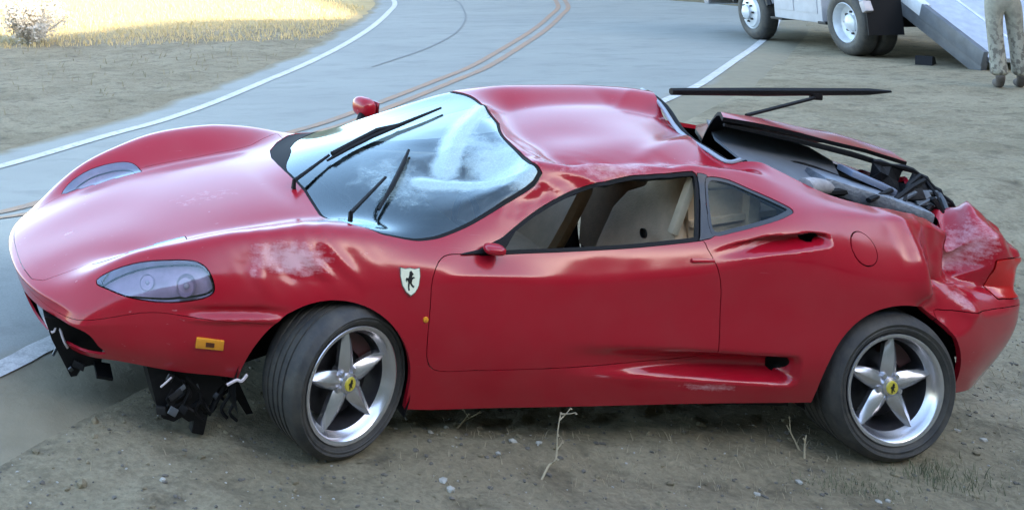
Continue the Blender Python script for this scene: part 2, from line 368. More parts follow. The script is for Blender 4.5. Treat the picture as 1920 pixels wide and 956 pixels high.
def panel(s, name, material, parent, gap=.0022, flange=.022, offset=0., mat2=None):
    """one sheet-metal panel: the surface, drawn in by half a seam, with a turned-in edge all round"""
    if not s.F: return None
    A = s.A; V = A[:, :3].copy(); N = A[:, 3:6]/np.linalg.norm(A[:, 3:6], axis=1, keepdims=True)
    V += N*offset
    cnt = {}
    for fi, f in enumerate(s.F):
        for k, a in enumerate(f):
            b = f[(k+1) % len(f)]; cnt.setdefault((min(a, b), max(a, b)), []).append((a, b, fi))
    be = [v[0] for v in cnt.values() if len(v) == 1]
    push = np.zeros_like(V); w = np.zeros(len(V))
    for a, b, fi in be:
        c = V[list(s.F[fi])].mean(0); e = V[b]-V[a]; L = np.linalg.norm(e)
        if L < 1e-7: continue
        e = e/L; t = c-V[a]; t = t-e*(t@e); l = np.linalg.norm(t)
        if l < 1e-9: continue
        for i in (a, b): push[i] += t/l*L; w[i] += L
    ok = w > 0; pn = np.linalg.norm(push, axis=1); ok &= pn > 1e-9
    # keep the centre line and open bottoms in place: only seams move
    V[ok] += push[ok]/pn[ok][:, None]*gap
    VV = V.tolist(); NN = N.tolist(); F = list(s.F); nmain = len(F); low = {}
    for a, b, fi in be:
        for i in (a, b):
            if i not in low: low[i] = len(VV); VV.append((V[i]-N[i]*flange).tolist()); NN.append((0, 0, 1))
        F.append((b, a, low[a], low[b]))
    me = bpy.data.meshes.new(name); me.from_pydata(VV, [], F); me.update()
    me.materials.append(material)
    if mat2: me.materials.append(mat2); me.polygons.foreach_set('material_index', [0]*nmain+[1]*(len(F)-nmain))
    me.polygons.foreach_set('use_smooth', [True]*len(F))
    at = me.attributes.new('scuff', 'FLOAT', 'POINT'); sc_ = np.zeros(len(VV)); sc_[:len(A)] = A[:, 9]; at.data.foreach_set('value', sc_)
    ln = []
    for p in me.polygons:
        if p.index < nmain: ln += [NN[i] for i in p.vertices]
        else: ln += [tuple(p.normal)]*len(p.vertices)
    me.normals_split_custom_set(ln)
    o = bpy.data.objects.new(name, me); COL.objects.link(o); o.parent = parent
    return o

# ---- shell, then crash damage
WS = [(.112, 0), (.118, -.25), (.105, -.50), (.150, -.745), (.26, -.800), (.42, -.800), (.52, -.785), (.68, -.748), (.885, -.695), (1.01, -.662), (1.055, -.632), (1.035, -.58), (1.075, -.33), (1.135, 0), (1.075, .33), (1.035, .58), (1.055, .632), (1.01, .662), (.885, .695), (.68, .744), (.60, .745), (.47, .735), (.345, .66), (.245, .54), (.165, .40), (.125, .25), (.115, .12)]
cv, cf, ccr = shell_cage()
V0, _, F0 = subdivide(cv, cf, ccr, 4)

def vnormals(V, F):
    F = np.array(F); n = np.cross(V[F[:, 2]]-V[F[:, 0]], V[F[:, 3]]-V[F[:, 1]])
    out = np.zeros_like(V)
    for k in range(4): np.add.at(out, F[:, k], n)
    return out/np.maximum(np.linalg.norm(out, axis=1, keepdims=True), 1e-12)
N0 = vnormals(V0, F0)
x, y, z = V0.T
near = y < 0
D = np.zeros_like(V0); SC = np.zeros(len(V0))
def facet(u, v, sc, seed):
    u = u*sc+seed*7.3; v = v*sc+seed*3.1; u = u+v*.5
    i, j = np.floor(u), np.floor(v); a, b = u-i, v-j
    h = lambda p, q: np.modf(np.abs(np.sin(p*127.1+q*311.7+seed*17.)*43758.5453))[0]-.5
    up = a+b > 1
    return np.where(up, h(i+1, j+1)+(1-a)*(h(i, j+1)-h(i+1, j+1))+(1-b)*(h(i+1, j)-h(i+1, j+1)), h(i, j)+a*(h(i+1, j)-h(i, j))+b*(h(i, j+1)-h(i, j)))
def gauss(c, r): return np.exp(-(((x-c[0])/r[0])**2+((y-c[1])/r[1])**2+((z-c[2])/r[2])**2))
# side sculpture: sill scoop and shoulder intake, both sides
ay = np.abs(y)
sc_in = ss(.95, 1.95, x)*ss(2.10, 2.06, x)*ss(.335, .385, z)*ss(.475, .415, z)*(ay > .6)
D[:, 1] -= np.sign(y)*sc_in*.10
up_lo = np.interp(x, [1.70, 1.80, 1.95, 2.15, 2.23], [.845, .855, .882, .915, .93]); up_hi = np.interp(x, [1.70, 1.80, 1.95, 2.15, 2.23], [.872, .905, .945, .968, .965])
um = (up_lo+up_hi)/2; uh = (up_hi-up_lo)/2+1e-4
upm = ss(1.70, 2.05, x)*ss(2.235, 2.205, x)*ss(1.0, .45, np.abs(z-um)/uh)*(ay > .6)
D[:, 1] -= np.sign(y)*upm*.06
# crease under the headlamp running to the arch
fl = .500+.03*ss(-.6, -.2, x)
D[:, 1] += np.sign(y)*(.014*np.exp(-((z-fl-.012)/.012)**2)-.016*np.exp(-((z-fl-.040)/.016)**2))*ss(-.62, -.42, x)*ss(-.10, -.28, x)*(ay > .6)
# roof crushed towards the near side
ax_, ay_ = np.array([1.28, .52]), np.array([2.10, -.22])
def side(p, q): e = (q-p)/np.linalg.norm(q-p); return (x-p[0])*(-e[1])+(y-p[1])*e[0]
ridge = np.minimum(side(np.array([1.34, .52]), np.array([1.95, .34])), side(np.array([1.95, .34]), np.array([2.14, -.30])))
bx = np.array([1.28, .52]); valley = side(np.array([1.25, .50]), np.array([1.62, -.28]))
roofm = (z > 1.0)*ss(1.02, 1.25, x)*ss(2.22, 2.05, x)*ss(-.64, -.50, y)
depth = .085*ss(.015, -.20, ridge)*ss(.50, .22, y)
depth = np.where(True, depth, depth)
D[:, 2] -= roofm*depth
# dish in the middle of the crushed half, a fold running to the rail
D[:, 2] -= roofm*.012*np.exp(-(((x-1.45)/.22)**2+((y+.2)/.16)**2))
fold = side(np.array([1.55, -.55]), np.array([2.05, -.22]))
D[:, 2] += roofm*.020*np.exp(-(fold/.06)**2)*ss(1.4, 1.7, x)
nz = fbm(V0, 7., 3, 3.1); nz2 = fbm(V0, 16., 3, 9.7)
railz = gauss((1.45, -.58, 1.09), (.42, .13, .12))*near
D += N0*(railz*(.055*facet(x, y+z, 7.5, 4.)+.018*facet(x, y+z, 19., 6.)))[:, None]
SC = np.maximum(SC, 1.25*gauss((1.42, -.57, 1.10), (.34, .10, .10))*near)
SC = np.maximum(SC, 1.0*gauss((1.9, -.52, 1.15), (.3, .14, .1))*near)
# near A-pillar dents
D += N0*(gauss((.95, -.69, 1.0), (.25, .07, .12))*nz2*.010*near)[:, None]
# front wing: scuffed and pushed in
wing = gauss((-.10, -.84, .75), (.26, .16, .12))*near
D -= N0*(wing*(.024+.050*facet(x, z-.6*y, 7., 3.)+.018*facet(x, z-.6*y, 17., 8.)))[:, None]
D += N0*(gauss((-.26, -.86, .70), (.035, .10, .09))*.016*near)[:, None]
SC = np.maximum(SC, 1.25*gauss((-.12, -.83, .76), (.22, .12, .085))*near)
SC = np.maximum(SC, .9*gauss((-.29, -.85, .70), (.03, .06, .07))*near)
SC = np.maximum(SC, .62*gauss((.18, -.84, .80), (.2, .08, .06))*near)
# broad patch of pale marks and a small chip on the bonnet
SC = np.maximum(SC, .66*gauss((-.30, -.10, .76), (.36, .16, .2)))
SC = np.maximum(SC, 1.7*gauss((-.912, -.065, .56), (.026, .010, .06)))
# rear quarter: folded in behind the filler, tail crumpled
def vor(P, sc, seed):
    out = np.empty(len(P))
    for i, p in enumerate(P): out[i] = mnoise.voronoi(Vector(p)*sc+Vector((seed, seed, seed)))[0][0]
    return out
rm = np.flatnonzero((x > 2.2) & (z > .5))
vf = np.zeros(len(V0)); vf[rm] = vor(V0[rm], 5.2, 4.2)
q = gauss((2.84, -.93, .86), (.13, .28, .17))*near
cone = lambda cx, cz, rx, rz: np.maximum(0, 1-np.hypot((x-cx)/rx, (z-cz)/rz))*near*ss(.25, .45, ay)*(z > .55)
D -= N0*(.13*cone(2.86, .80, .17, .24)+.08*cone(3.06, .86, .13, .16)+.05*cone(2.74, .66, .12, .10))[:, None]
D[:, 2] += .12*gauss((3.20, -.48, .94), (.13, .22, .13))*near
q2 = gauss((2.66, -.92, .90), (.05, .2, .13))*near
D += N0*(q2*.034)[:, None]
tail = ss(2.86, 3.06, x)*ss(.62, .74, z)*ss(.15, -.35, y)*(1-.85*gauss((3.30, -.77, .755), (.08, .2, .085)))
tu = x-y*.8
D -= N0*(tail*(.30*facet(tu, z, 5.2, 2.)+.12*facet(tu, z, 11.5, 5.)+.01))[:, None]
D[:, 2] -= tail*.03*ss(.8, .95, z)
D += N0*(ss(2.5, 2.8, x)*ss(.60, .75, z)*near*(.045*facet(x, z-.5*y, 6.5, 11.)+nz2*.004))[:, None]
SC = np.maximum(SC, 1.0*gauss((3.08, -.70, .90), (.2, .22, .13))*near)
SC = np.maximum(SC, .75*gauss((2.68, -.88, .86), (.04, .12, .14))*near)
SC = np.maximum(SC, .9*gauss((2.95, -.90, .70), (.10, .1, .06))*near)
SC = np.maximum(SC, .85*gauss((1.72, -.9, .31), (.22, .1, .03))*near)
# tired panels all over: shallow waves in the near side sheet metal
nzl = fbm(V0, 2.6, 2, 6.3)
D += N0*((nzl*.0030+nz*.0006)*near*(z > .3)*ss(.4, .7, ay))[:, None]
# nose: torn lower lip
SC = np.maximum(SC, .9*gauss((-1.0, -.5, .33), (.2, .3, .045))*near)
SC = np.maximum(SC, .8*gauss((-.35, -.85, .27), (.12, .1, .03))*near)
fw = ss(-.25, .50, y)*ss(.72, 1.05, x)*ss(2.60, 2.20, x)*ss(.86, 1.0, z)
D[:, 0] += .18*fw; D[:, 2] += .05*fw
wsm = (sdf_poly(np.array(WS), V0[:, :2]) < .03) & (z > .74)
def seg(p, q):
    p, q = np.array(p), np.array(q); e = q-p; t = np.clip(((x-p[0])*e[0]+(y-p[1])*e[1])/(e@e), 0, 1)
    return np.hypot(x-p[0]-t*e[0], y-p[1]-t*e[1])
dA, dB = seg((1.10, .22), (.74, -.36)), seg((.60, -.42), (1.0, -.62)); dC = seg((.92, -.08), (1.06, -.48))
crk = np.maximum.reduce([1.0*np.exp(-(dA/.075)**2), 1.05*np.exp(-(dB/.07)**2), .62*np.exp(-(dC/.10)**2), .78*gauss((.98, -.42, 1.07), (.22, .30, .3)), .55*gauss((.50, -.35, .95), (.25, .3, .3))])
SC = np.where(wsm, crk, SC)
wv = np.zeros(len(V0)); wi = np.flatnonzero(wsm); wv[wi] = vor(V0[wi], 3.6, 1.3)
D[:, 2] += np.where(wsm, .016*np.exp(-(dA/.03)**2)+.016*np.exp(-(dB/.03)**2), 0)
D[:, 2] -= np.where(wsm, (gauss((.90, -.36, 1.03), (.24, .26, .5))*(.045+.09*facet(x, y, 4.2, 9.)+.05*(.5-wv)))*ss(.02, -.08, sdf_poly(np.array(WS), V0[:, :2])), 0)
V1 = V0+D
N1 = vnormals(V1, F0)
shell = Surf(np.c_[V1, N1, V0, SC], [tuple(f) for f in F0])

def side_poly(s, P, ymin, sgn, k=6, smooth=True):     # outline given in (x,z) on one flank
    P = crom(P, k, True) if smooth else np.array(P, float)
    o = s.O; d = sdf_poly(P, o[:, [0, 2]]); return np.where(o[:, 1]*sgn > ymin, d, .5)
def top_poly(s, P, zmin, k=6, smooth=True):
    P = crom(P, k, True) if smooth else np.array(P, float)
    o = s.O; d = sdf_poly(P, o[:, [0, 1]]); return np.where(o[:, 2] > zmin, d, .5)

# wheel arches
for cx_, cz_, r in ((.045, .275, .355), (2.575, .335, .364)):
    o = shell.O; d = np.hypot(o[:, 0]-cx_, o[:, 2]-cz_)-r
    d = np.where(o[:, 2] < cz_, np.abs(o[:, 0]-cx_)-r, d)
    d = np.where(np.abs(o[:, 1]) > .55, d, .5)
    _, shell = shell.split(d)
# windscreen
ws, shell = shell.split(top_poly(shell, WS, .74, 1, False))
# rear opening over the engine
EN = [(2.06, 0), (2.06, -.40), (2.13, -.475), (2.31, -.585), (2.49, -.70), (2.80, -.745), (3.02, -.69), (3.10, -.60), (3.16, -.30), (3.18, 0)]
EN = EN+[(a, -b) for a, b in EN[::-1] if b != 0]
_, shell = shell.split(top_poly(shell, EN, .9, 3))
# side windows, lamps, doors
WIN = [(.665, .796), (.73, .822), (.80, .856), (.86, .890), (.97, .948), (1.10, 1.005), (1.22, 1.048), (1.38, 1.084), (1.56, 1.112), (1.74, 1.132), (1.782, 1.12), (1.74, 1.02), (1.675, .915), (1.655, .897), (1.40, .858), (1.16, .832), (.93, .812)]
QTR = [(1.835, 1.118), (1.92, 1.112), (2.01, 1.085), (2.09, 1.058), (2.13, 1.036), (2.08, 1.017), (1.965, .984), (1.84, .948), (1.745, .922), (1.735, .945), (1.77, 1.02), (1.81, 1.10)]
HL = [(-.882, .558), (-.82, .614), (-.72, .667), (-.602, .703), (-.515, .716), (-.469, .697), (-.446, .647), (-.454, .614), (-.509, .586), (-.629, .556), (-.748, .547), (-.834, .551)]
DOOR = [(.515, .790), (.455, .72), (.447, .60), (.448, .48), (.462, .385), (.52, .345), (.70, .352), (.94, .36), (1.40, .388), (1.66, .405), (1.728, .43), (1.735, .52), (1.733, .63), (1.73, .73), (1.715, .80), (1.69, .875), (1.66, .905), (1.40, .868), (1.16, .84), (.93, .82), (.75, .81), (.63, .80)]
parts = {}
for sg in (-1, 1):
    win, shell = shell.split(side_poly(shell, WIN, .5, sg, 4)); parts['win', sg] = win.split(side_poly(win, WIN, .5, sg, 4)+.014)[1]
    qtr, shell = shell.split(side_poly(shell, QTR, .5, sg, 4)); parts['qtr', sg] = qtr
    pil, shell = shell.split(side_poly(shell, [(1.655, .895), (1.675, .91), (1.742, 1.02), (1.785, 1.13), (1.835, 1.124), (1.808, 1.10), (1.768, 1.02), (1.735, .945), (1.742, .918)], .5, sg, 1, False)); parts['pil', sg] = pil
    hl, shell = shell.split(side_poly(shell, HL, .45, sg, 5)); parts['hl', sg] = hl
    dr, shell = shell.split(side_poly(shell, DOOR, .7, sg, 3)); parts['door', sg] = dr
    # dark mouths of the two intakes
    m1, shell = shell.split(side_poly(shell, [(2.015, .455), (2.06, .452), (2.082, .425), (2.066, .382), (2.03, .372), (2.02, .41)], .7, sg, 5)); parts['mouth', sg] = m1
    m2, shell = shell.split(side_poly(shell, [(2.13, .952), (2.19, .962), (2.216, .950), (2.19, .933), (2.14, .925)], .7, sg, 5)); parts['mouth2', sg] = m2
    fc = (2.40, .915)
    o = shell.O; d = np.hypot((o[:, 0]-fc[0])*1.0, (o[:, 2]-fc[1])*1.0)-.062
    if sg < 0: f1, shell = shell.split(np.where(o[:, 1] < -.6, d, .5)); parts['fuel', sg] = f1
    TL = [(3.12, .835), (3.20, .835), (3.34, .825), (3.36, .76), (3.35, .69), (3.28, .672), (3.12, .675)] if sg < 0 else [(3.12, .835), (3.34, .825), (3.36, .69), (3.12, .675)]
    t1, shell = shell.split(np.where((shell.O[:, 1]*sg > .60) & (shell.O[:, 0] > 3.0), sdf_poly(np.array([(3.19, .845), (3.6, .835), (3.6, .68), (3.19, .685)]), shell.O[:, [0, 2]]), .5)); parts['tl', sg] = t1
    # grille openings in the nose
    P = np.array([(.20, .350), (.42, .368), (.60, .385), (.675, .378), (.685, .33), (.66, .285), (.50, .262), (.30, .262), (.20, .30)])
    o = shell.O; d = sdf_poly(crom(P, 4, True), np.c_[o[:, 1]*sg, o[:, 2]]); d = np.where(o[:, 0] < -.78, d, .5)
    _, shell = shell.split(d)
# bonnet, bumpers
HOOD = [(-1.20, 0), (-1.20, -.20), (-1.06, -.39), (-.93, -.435), (-.84, -.452), (-.62, -.492), (-.41, -.502), (-.18, -.512), (.02, -.53), (.12, -.56), (.30, -.70), (.30, 0)]
HOOD = HOOD+[(a, -b) for a, b in HOOD[::-1] if b != 0]
o = shell.O
lo = np.where(o[:, 2] > .452, sdf_poly(np.array(HOOD), o[:, [0, 1]]), np.maximum(sdf_poly(np.array(HOOD), o[:, [0, 1]]), .454-o[:, 2]))
lo = np.maximum(sdf_poly(np.array(HOOD), o[:, [0, 1]]), .453-o[:, 2])
hood, shell = shell.split(lo)
o = shell.O
fb = np.maximum(o[:, 2]-(.512+.012*ss(-.9, -.3, o[:, 0])-.11*ss(-.62, -1.05, o[:, 0])), o[:, 0]+.10)
fbump, shell = shell.split(fb)
o = shell.O
rb = np.maximum(o[:, 2]-.655, 2.80-o[:, 0])
rbump, shell = shell.split(rb)

body = panel(shell, 'body_shell', PAINT, car, gap=.0014)
panel(hood, 'bonnet', PAINT, car, gap=.0014, flange=.012)['label'] = 'red bonnet with pale marks'
panel(fbump, 'front_bumper', PAINT, car, gap=.0008, flange=.010)['label'] = 'red front bumper with its lower lip torn off'
panel(rbump, 'rear_bumper', PAINT, car)
def blob(c, d, rot=0, p=2.6, n=16):
    V, F = [], []
    for i in range(n+1):
        ph = math.pi*(i/n-.5)
        for k in range(2*n):
            th = 2*math.pi*k/(2*n); f = lambda t: math.copysign(abs(t)**(2/p), t)
            v = Vector((d[0]*f(math.cos(ph))*f(math.cos(th)), d[1]*f(math.cos(ph))*f(math.sin(th)), d[2]*f(math.sin(ph))))
            V.append(Vector(c)+Matrix.Rotation(rot, 3, 'Z')@v)
    for i in range(n):
        for k in range(2*n): F.append((i*2*n+k, i*2*n+(k+1) % (2*n), (i+1)*2*n+(k+1) % (2*n), (i+1)*2*n+k))
    return V, F
PILLAR = mat('pillar_trim', (.035, .04, .048), .45, noise=.2, nscale=9)
LAMPR = mat('lamp_reflector', (.74, .64, .72), .32, metal=.6)
BULB = mat('lamp_bulb_glass', (.8, .78, .82), .2, coat=1.)
wd = sdf_poly(np.array(WS), ws.O[:, :2])
pane, border = ws.split(wd+.013+.085*ss(.0, .30, ws.O[:, 1])*ss(.60, .42, ws.O[:, 0]))
panel(pane, 'windscreen', WSGLASS, car, gap=.001, flange=.006, offset=-.005)['label'] = 'cracked and caved-in windscreen'
panel(border, 'windscreen_seal', RUBBER, car, gap=.001, flange=.012, offset=-.003)
for sg in (-1, 1):
    d_o = panel(parts['door', sg], 'door', PAINT, car, gap=.0025, flange=.02)
    if sg < 0: d_o['label'] = 'red driver door with dusty lower half'
    panel(parts['pil', sg], 'window_pillar', PILLAR, car, gap=.002, flange=.02, offset=.001)
    panel(parts['win', sg], 'window_seal', RUBBER, d_o, gap=.001, flange=.02, offset=-.004)
    qd = side_poly(parts['qtr', sg], QTR, .5, sg, 4)
    qp, qb = parts['qtr', sg].split(qd+.012)
    qg = panel(qp, 'quarter_window', GLASS, car, gap=.0, flange=.005, offset=-.008)
    panel(qb, 'window_frame', PILLAR, qg, gap=.001, flange=.02, offset=-.003)
    panel(parts['mouth', sg], 'sill_intake', BLACK, car, gap=0., flange=.01, offset=-.03)
    panel(parts['mouth2', sg], 'shoulder_intake', BLACK, car, gap=0., flange=.01, offset=-.02)
    tl = panel(parts['tl', sg], 'tail_lamp', REDLENS, car, gap=.004, flange=.03, offset=.003)
    # head lamp: bucket, two reflectors, clear cover
    hp = parts['hl', sg]
    hd = panel(hp, 'headlight', mat('headlight_bucket', (.70, .55, .64), .42, metal=.2, noise=.3, nscale=9), car, gap=.008, flange=.0, offset=-.055)
    panel(hp, 'lens', LENS, hd, gap=.004, flange=.05, offset=.001)
    for c, r in (((-.56, .80*sg, .63), .042), ((-.70, .715*sg, .605), .03)):
        mb = MB(); nrm = Vector((-.62, .62*sg, .48)).normalized(); rot = nrm.to_track_quat('Z', 'Y').to_matrix()
        m = MB().lathe([(r*1.08, .004), (r, .002), (r*.85, -.010), (r*.55, -.022), (r*.25, -.03), (.0005, -.032)], 24, 'z')
        m.V = [Vector(c)-nrm*.028+rot@Vector(v) for v in m.V]; m.build('reflector', LAMPR, hd); MB().add(*blob(tuple(Vector(c)-nrm*.030), (r*.3, r*.3, r*.3), 0, 2, 8)).build('bulb', BULB, hd)
fuel = panel(parts['fuel', -1], 'fuel_flap', PAINT, car, gap=.004, flange=.012, offset=.002)

def surf_pt(px, pz, sg=-1):                            # point and normal on the near flank of the finished shell
    o = V0; m = (o[:, 1]*sg > .5); i = np.flatnonzero(m)[np.argmin((o[m, 0]-px)**2+(o[m, 2]-pz)**2)]
    return Vector(V1[i]), Vector(N1[i])
def surf_top(px, py):
    m = V0[:, 2] > .6; i = np.flatnonzero(m)[np.argmin((V0[m, 0]-px)**2+(V0[m, 1]-py)**2)]
    return Vector(V1[i]), Vector(N1[i])
def on_flank(px, pz):                                  # local frame on the flank: right = rearwards, up, out
    p, n = surf_pt(px, pz); n = Vector((n.x*.6, n.y, n.z)).normalized(); r = Vector((1, 0, 0)); r = (r-n*r.dot(n)).normalized(); u = r.cross(n)
    if u.z < 0: u = -u
    return p, r, u, n
# shield badge on the wing
p, r, u, n = on_flank(.361, .708)
sh = [(a, b*.86) for a, b in [(-.040, .055), (-.02, .050), (0, .054), (.02, .050), (.040, .055), (.041, .02), (.034, -.02), (.018, -.048), (0, -.062), (-.018, -.048), (-.034, -.02), (-.041, .02)]]
f3 = lambda a, b, h: p+r*a+u*b+n*h
bd = MB().prism([(a*1.1, b*1.08) for a, b in sh], -.012, .004, f3).build('shield_badge', CHROME, car, smooth=False)
MB().prism(sh, .0045, .0065, f3).build('shield_face', BADGEW, bd, smooth=False)
hs = [(-.004, .034), (.004, .038), (.010, .030), (.014, .024), (.009, .022), (.006, .014), (.015, .016), (.019, .010), (.013, .010), (.007, .004), (.004, -.008), (.009, -.016), (.016, -.020), (.010, -.026), (.001, -.018), (-.004, -.008), (-.007, -.022), (-.005, -.036), (-.012, -.036), (-.013, -.020), (-.011, -.004), (-.017, .004), (-.019, -.006), (-.022, .004), (-.018, .012), (-.010, .010), (-.006, .020)]
MB().prism(hs, .0068, .0078, f3).build('horse_emblem', INK, bd, smooth=False)
# side marker, repeater, door handle
p, r, u, n = on_flank(-.445, .428)
rm3 = Matrix((r, u, n)).transposed()
sm_ = MB().box(p+n*.002, (.112, .042, .014), rm3, .004).build('side_marker', AMBER, car)
MB().box(p+n*.0095, (.034, .018, .004), rm3).build('marker_bulb', mat('bulb_brown', (.10, .03, .01), .4), sm_)
p, r, u, n = on_flank(.43, .555); MB().lathe([(.013, 0), (.012, .005), (.0005, .008)], 16, 'z')
m = MB().lathe([(.013, -.004), (.011, .004), (.0005, .007)], 16, 'z'); rm3 = Matrix((r, u, n)).transposed(); m.V = [p+rm3@Vector(v) for v in m.V]; m.build('side_repeater', AMBER, car)
p, r, u, n = on_flank(1.655, .835); rm3 = Matrix((r, u, n)).transposed()
MB().box(p+n*.004, (.10, .016, .012), rm3, .004).build('door_handle', PAINT, car)
# door mirrors: far one whole, near one a stump
mir = MB().add(*blob((.895, .985, .965), (.05, .075, .055), .25)).build('door_mirror', PAINT, car); mir['label'] = 'red far-side door mirror'
MB().tube([(.80, .80, .86), (.83, .88, .89), (.87, .95, .925)], [.03, .026, .022], 8).build('mirror_arm', BLACK, mir)
MB().box((.943, .985, .965), (.006, .12, .08), Matrix.Rotation(.25, 3, 'Z'), .002).build('mirror_glass', CHROME, mir)
mir2 = MB().add(*blob((.735, -.858, .832), (.045, .04, .020), -.2)).build('door_mirror', PAINT, car); mir2['label'] = 'broken stump of the near door mirror'
MB().prism([(.60, .80), (.79, .815), (.86, .885), (.80, .86), (.68, .815)], 0, .012, lambda a, b, h: Vector((a, -.842+h+(b-.80)*.62, b))).build('mirror_base', RUBBER, mir2, smooth=False)
# wipers
def wiper(pts, blade, lift):
    q = []
    for a, b in pts: s_, n_ = surf_top(a, b); q.append(s_+n_*lift)
    arm = MB().tube([q[0]+Vector((0, 0, -.02)), q[0]+Vector((0, 0, .015)), q[1]], [.012, .010, .007], 6).build('wiper', BLACK, car)
    w = []
    for a, b in blade: s_, n_ = surf_top(a, b); w.append(s_+n_*(lift-.008))
    MB().tube(w, [.006]+[.011]*(len(w)-2)+[.006], 6).build('wiper_blade', RUBBER, arm)
    return arm
wiper([(.093, -.217), (.324, -.022)], [(.30, -.06), (.42, .01), (.585, .106), (.75, .205), (.918, .30)], .022)
wiper([(.168, -.70), (.46, -.36)], [(.653, -.146), (.56, -.28), (.46, -.42), (.349, -.58)], .022)
MB().tube([(.33, -.02, .965), (.50, .085, 1.01), (.62, .15, 1.045), (.75, .20, 1.06)], .012, 6).build('loose_wiper_arm', BLACK, car)

# ---- wheels
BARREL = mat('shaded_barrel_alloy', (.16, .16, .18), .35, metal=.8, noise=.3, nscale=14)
TW = {}
def wheel(center, rt, width, rim_r, steer, camber, spin, sg, flat=0.):
    w = empty('wheel', center, 0, car)
    w.rotation_euler = (camber, 0, steer)
    h = width/2; o_ = -1                                # local: outer face at -y
    prof = [(rim_r-.002, -h*.82), (rim_r+.012, -h*.96), (rim_r+.026, -h*1.02), (rim_r+.028, -h*1.045), (rim_r+.034, -h*1.045), (rim_r+.036, -h*1.03), (rim_r+(rt-rim_r)*.55, -h*1.06), (rim_r+(rt-rim_r)*.60, -h*1.075), (rim_r+(rt-rim_r)*.64, -h*1.05), (rt-.022, -h*.99), (rt-.008, -h*.90), (rt-.001, -h*.78)]
    gro = []
    for g in (-.42, -.14, .14, .42):
        gro += [(rt+.002, h*(g-.075)), (rt-.0035, h*(g-.06)), (rt-.0035, h*(g+.06)), (rt+.002, h*(g+.075))]
    prof = prof+gro+[(a, -b) for a, b in prof[::-1]]
    m = MB().lathe(prof, 72, 'y')
    m.V = [Vector(v) if True else v for v in m.V]
    ty = m.build('tyre', TYRE, w, auto=28)
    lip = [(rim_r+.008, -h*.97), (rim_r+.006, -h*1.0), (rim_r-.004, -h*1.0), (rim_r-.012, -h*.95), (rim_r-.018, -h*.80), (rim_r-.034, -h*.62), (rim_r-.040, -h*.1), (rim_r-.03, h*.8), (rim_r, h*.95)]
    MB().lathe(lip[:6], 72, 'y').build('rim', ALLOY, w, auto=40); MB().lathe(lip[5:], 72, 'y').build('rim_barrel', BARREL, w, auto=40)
    MB().lathe([(.0005, -h*.05), (rim_r-.062, -h*.05), (rim_r-.06, h*.05), (.0005, h*.05)], 48, 'y').build('brake_disc', STEEL, w)
    cal = MB().prism([(math.cos(a)*q_, math.sin(a)*q_) for q_, rg in ((rim_r-.05, np.linspace(.5, 1.5, 7)), (rim_r-.115, np.linspace(1.5, .5, 7))) for a in rg], -h*.28, h*.1, lambda a, b, hh: Vector((a, hh, b)))
    cal.build('brake_caliper', mat('caliper_dark', (.05, .015, .015), .5), w, smooth=False)
    for k in range(5):
        a = R_(spin)+k*2*math.pi/5; ca, sa = math.cos(a), math.sin(a)
        # star spoke: wide near the hub, pointed at the rim, raised centre ridge
        V = []
        prof_s = [(.034, .030, .0), (.065, .040, .007), (.11, .035, .008), (.16, .025, .006), (rim_r-.025, .013, .0), (rim_r-.004, .008, -.006)]
        for rad, hw, up in prof_s:
            y0 = -h*.70-up*1.3
            for t, dy in ((-hw, .020), (-hw*.55, .003), (0, -.004), (hw*.55, .003), (hw, .020), (hw*.8, .045), (-hw*.8, .045)):
                V.append(Vector((rad*ca-t*sa, y0+dy, rad*sa+t*ca)))
        F = []; n7 = 7
        for i in range(len(prof_s)-1):
            for j in range(n7): F.append((i*n7+j, i*n7+(j+1) % n7, (i+1)*n7+(j+1) % n7, (i+1)*n7+j))
        F += [tuple(range(n7)), tuple(range((len(prof_s)-1)*n7, len(prof_s)*n7))[::-1]]
        MB().add(V, F).build('spoke', ALLOY, w, auto=30)
    hb = MB().lathe([(.0005, -h*.70-.016), (.03, -h*.70-.016), (.040, -h*.70-.010), (.046, -h*.70+.01), (.055, -h*.2)], 32, 'y')
    for k in range(5):
        a = R_(spin+36)+k*2*math.pi/5; c_ = (.052*math.cos(a), -h*.70+.004, .052*math.sin(a))
        hb.lathe([(.0005, -.012), (.010, -.012), (.013, .0), (.013, .03)], 8, 'y', c_)
    hb.build('hub', ALLOY, w, auto=30)
    cp = MB().lathe([(.0005, -h*.70-.021), (.026, -h*.70-.020), (.030, -h*.70-.014)], 24, 'y'); cp.build('centre_cap', YELLOW, w)
    MB().prism([(a*.55, b*.55) for a, b in hs], -h*.70-.0235, -h*.70-.0215, lambda a, b, hh: Vector((a, hh, b))).build('horse_emblem', INK, w, smooth=False)
    return w
wheel((.098, -.825, .303), .303, .215, .229, R_(21), R_(2), 97, -1)
wheel((2.575, -.815, .334), .311, .265, .227, 0, R_(-1), 88, -1)
for c, rt, wd_, st in (((.03, .815, .322), .322, .225, R_(14)), ((2.565, .815, .336), .336, .265, 0)):
    w = wheel(c, rt, wd_, .240, st+math.pi, 0, 60, 1)

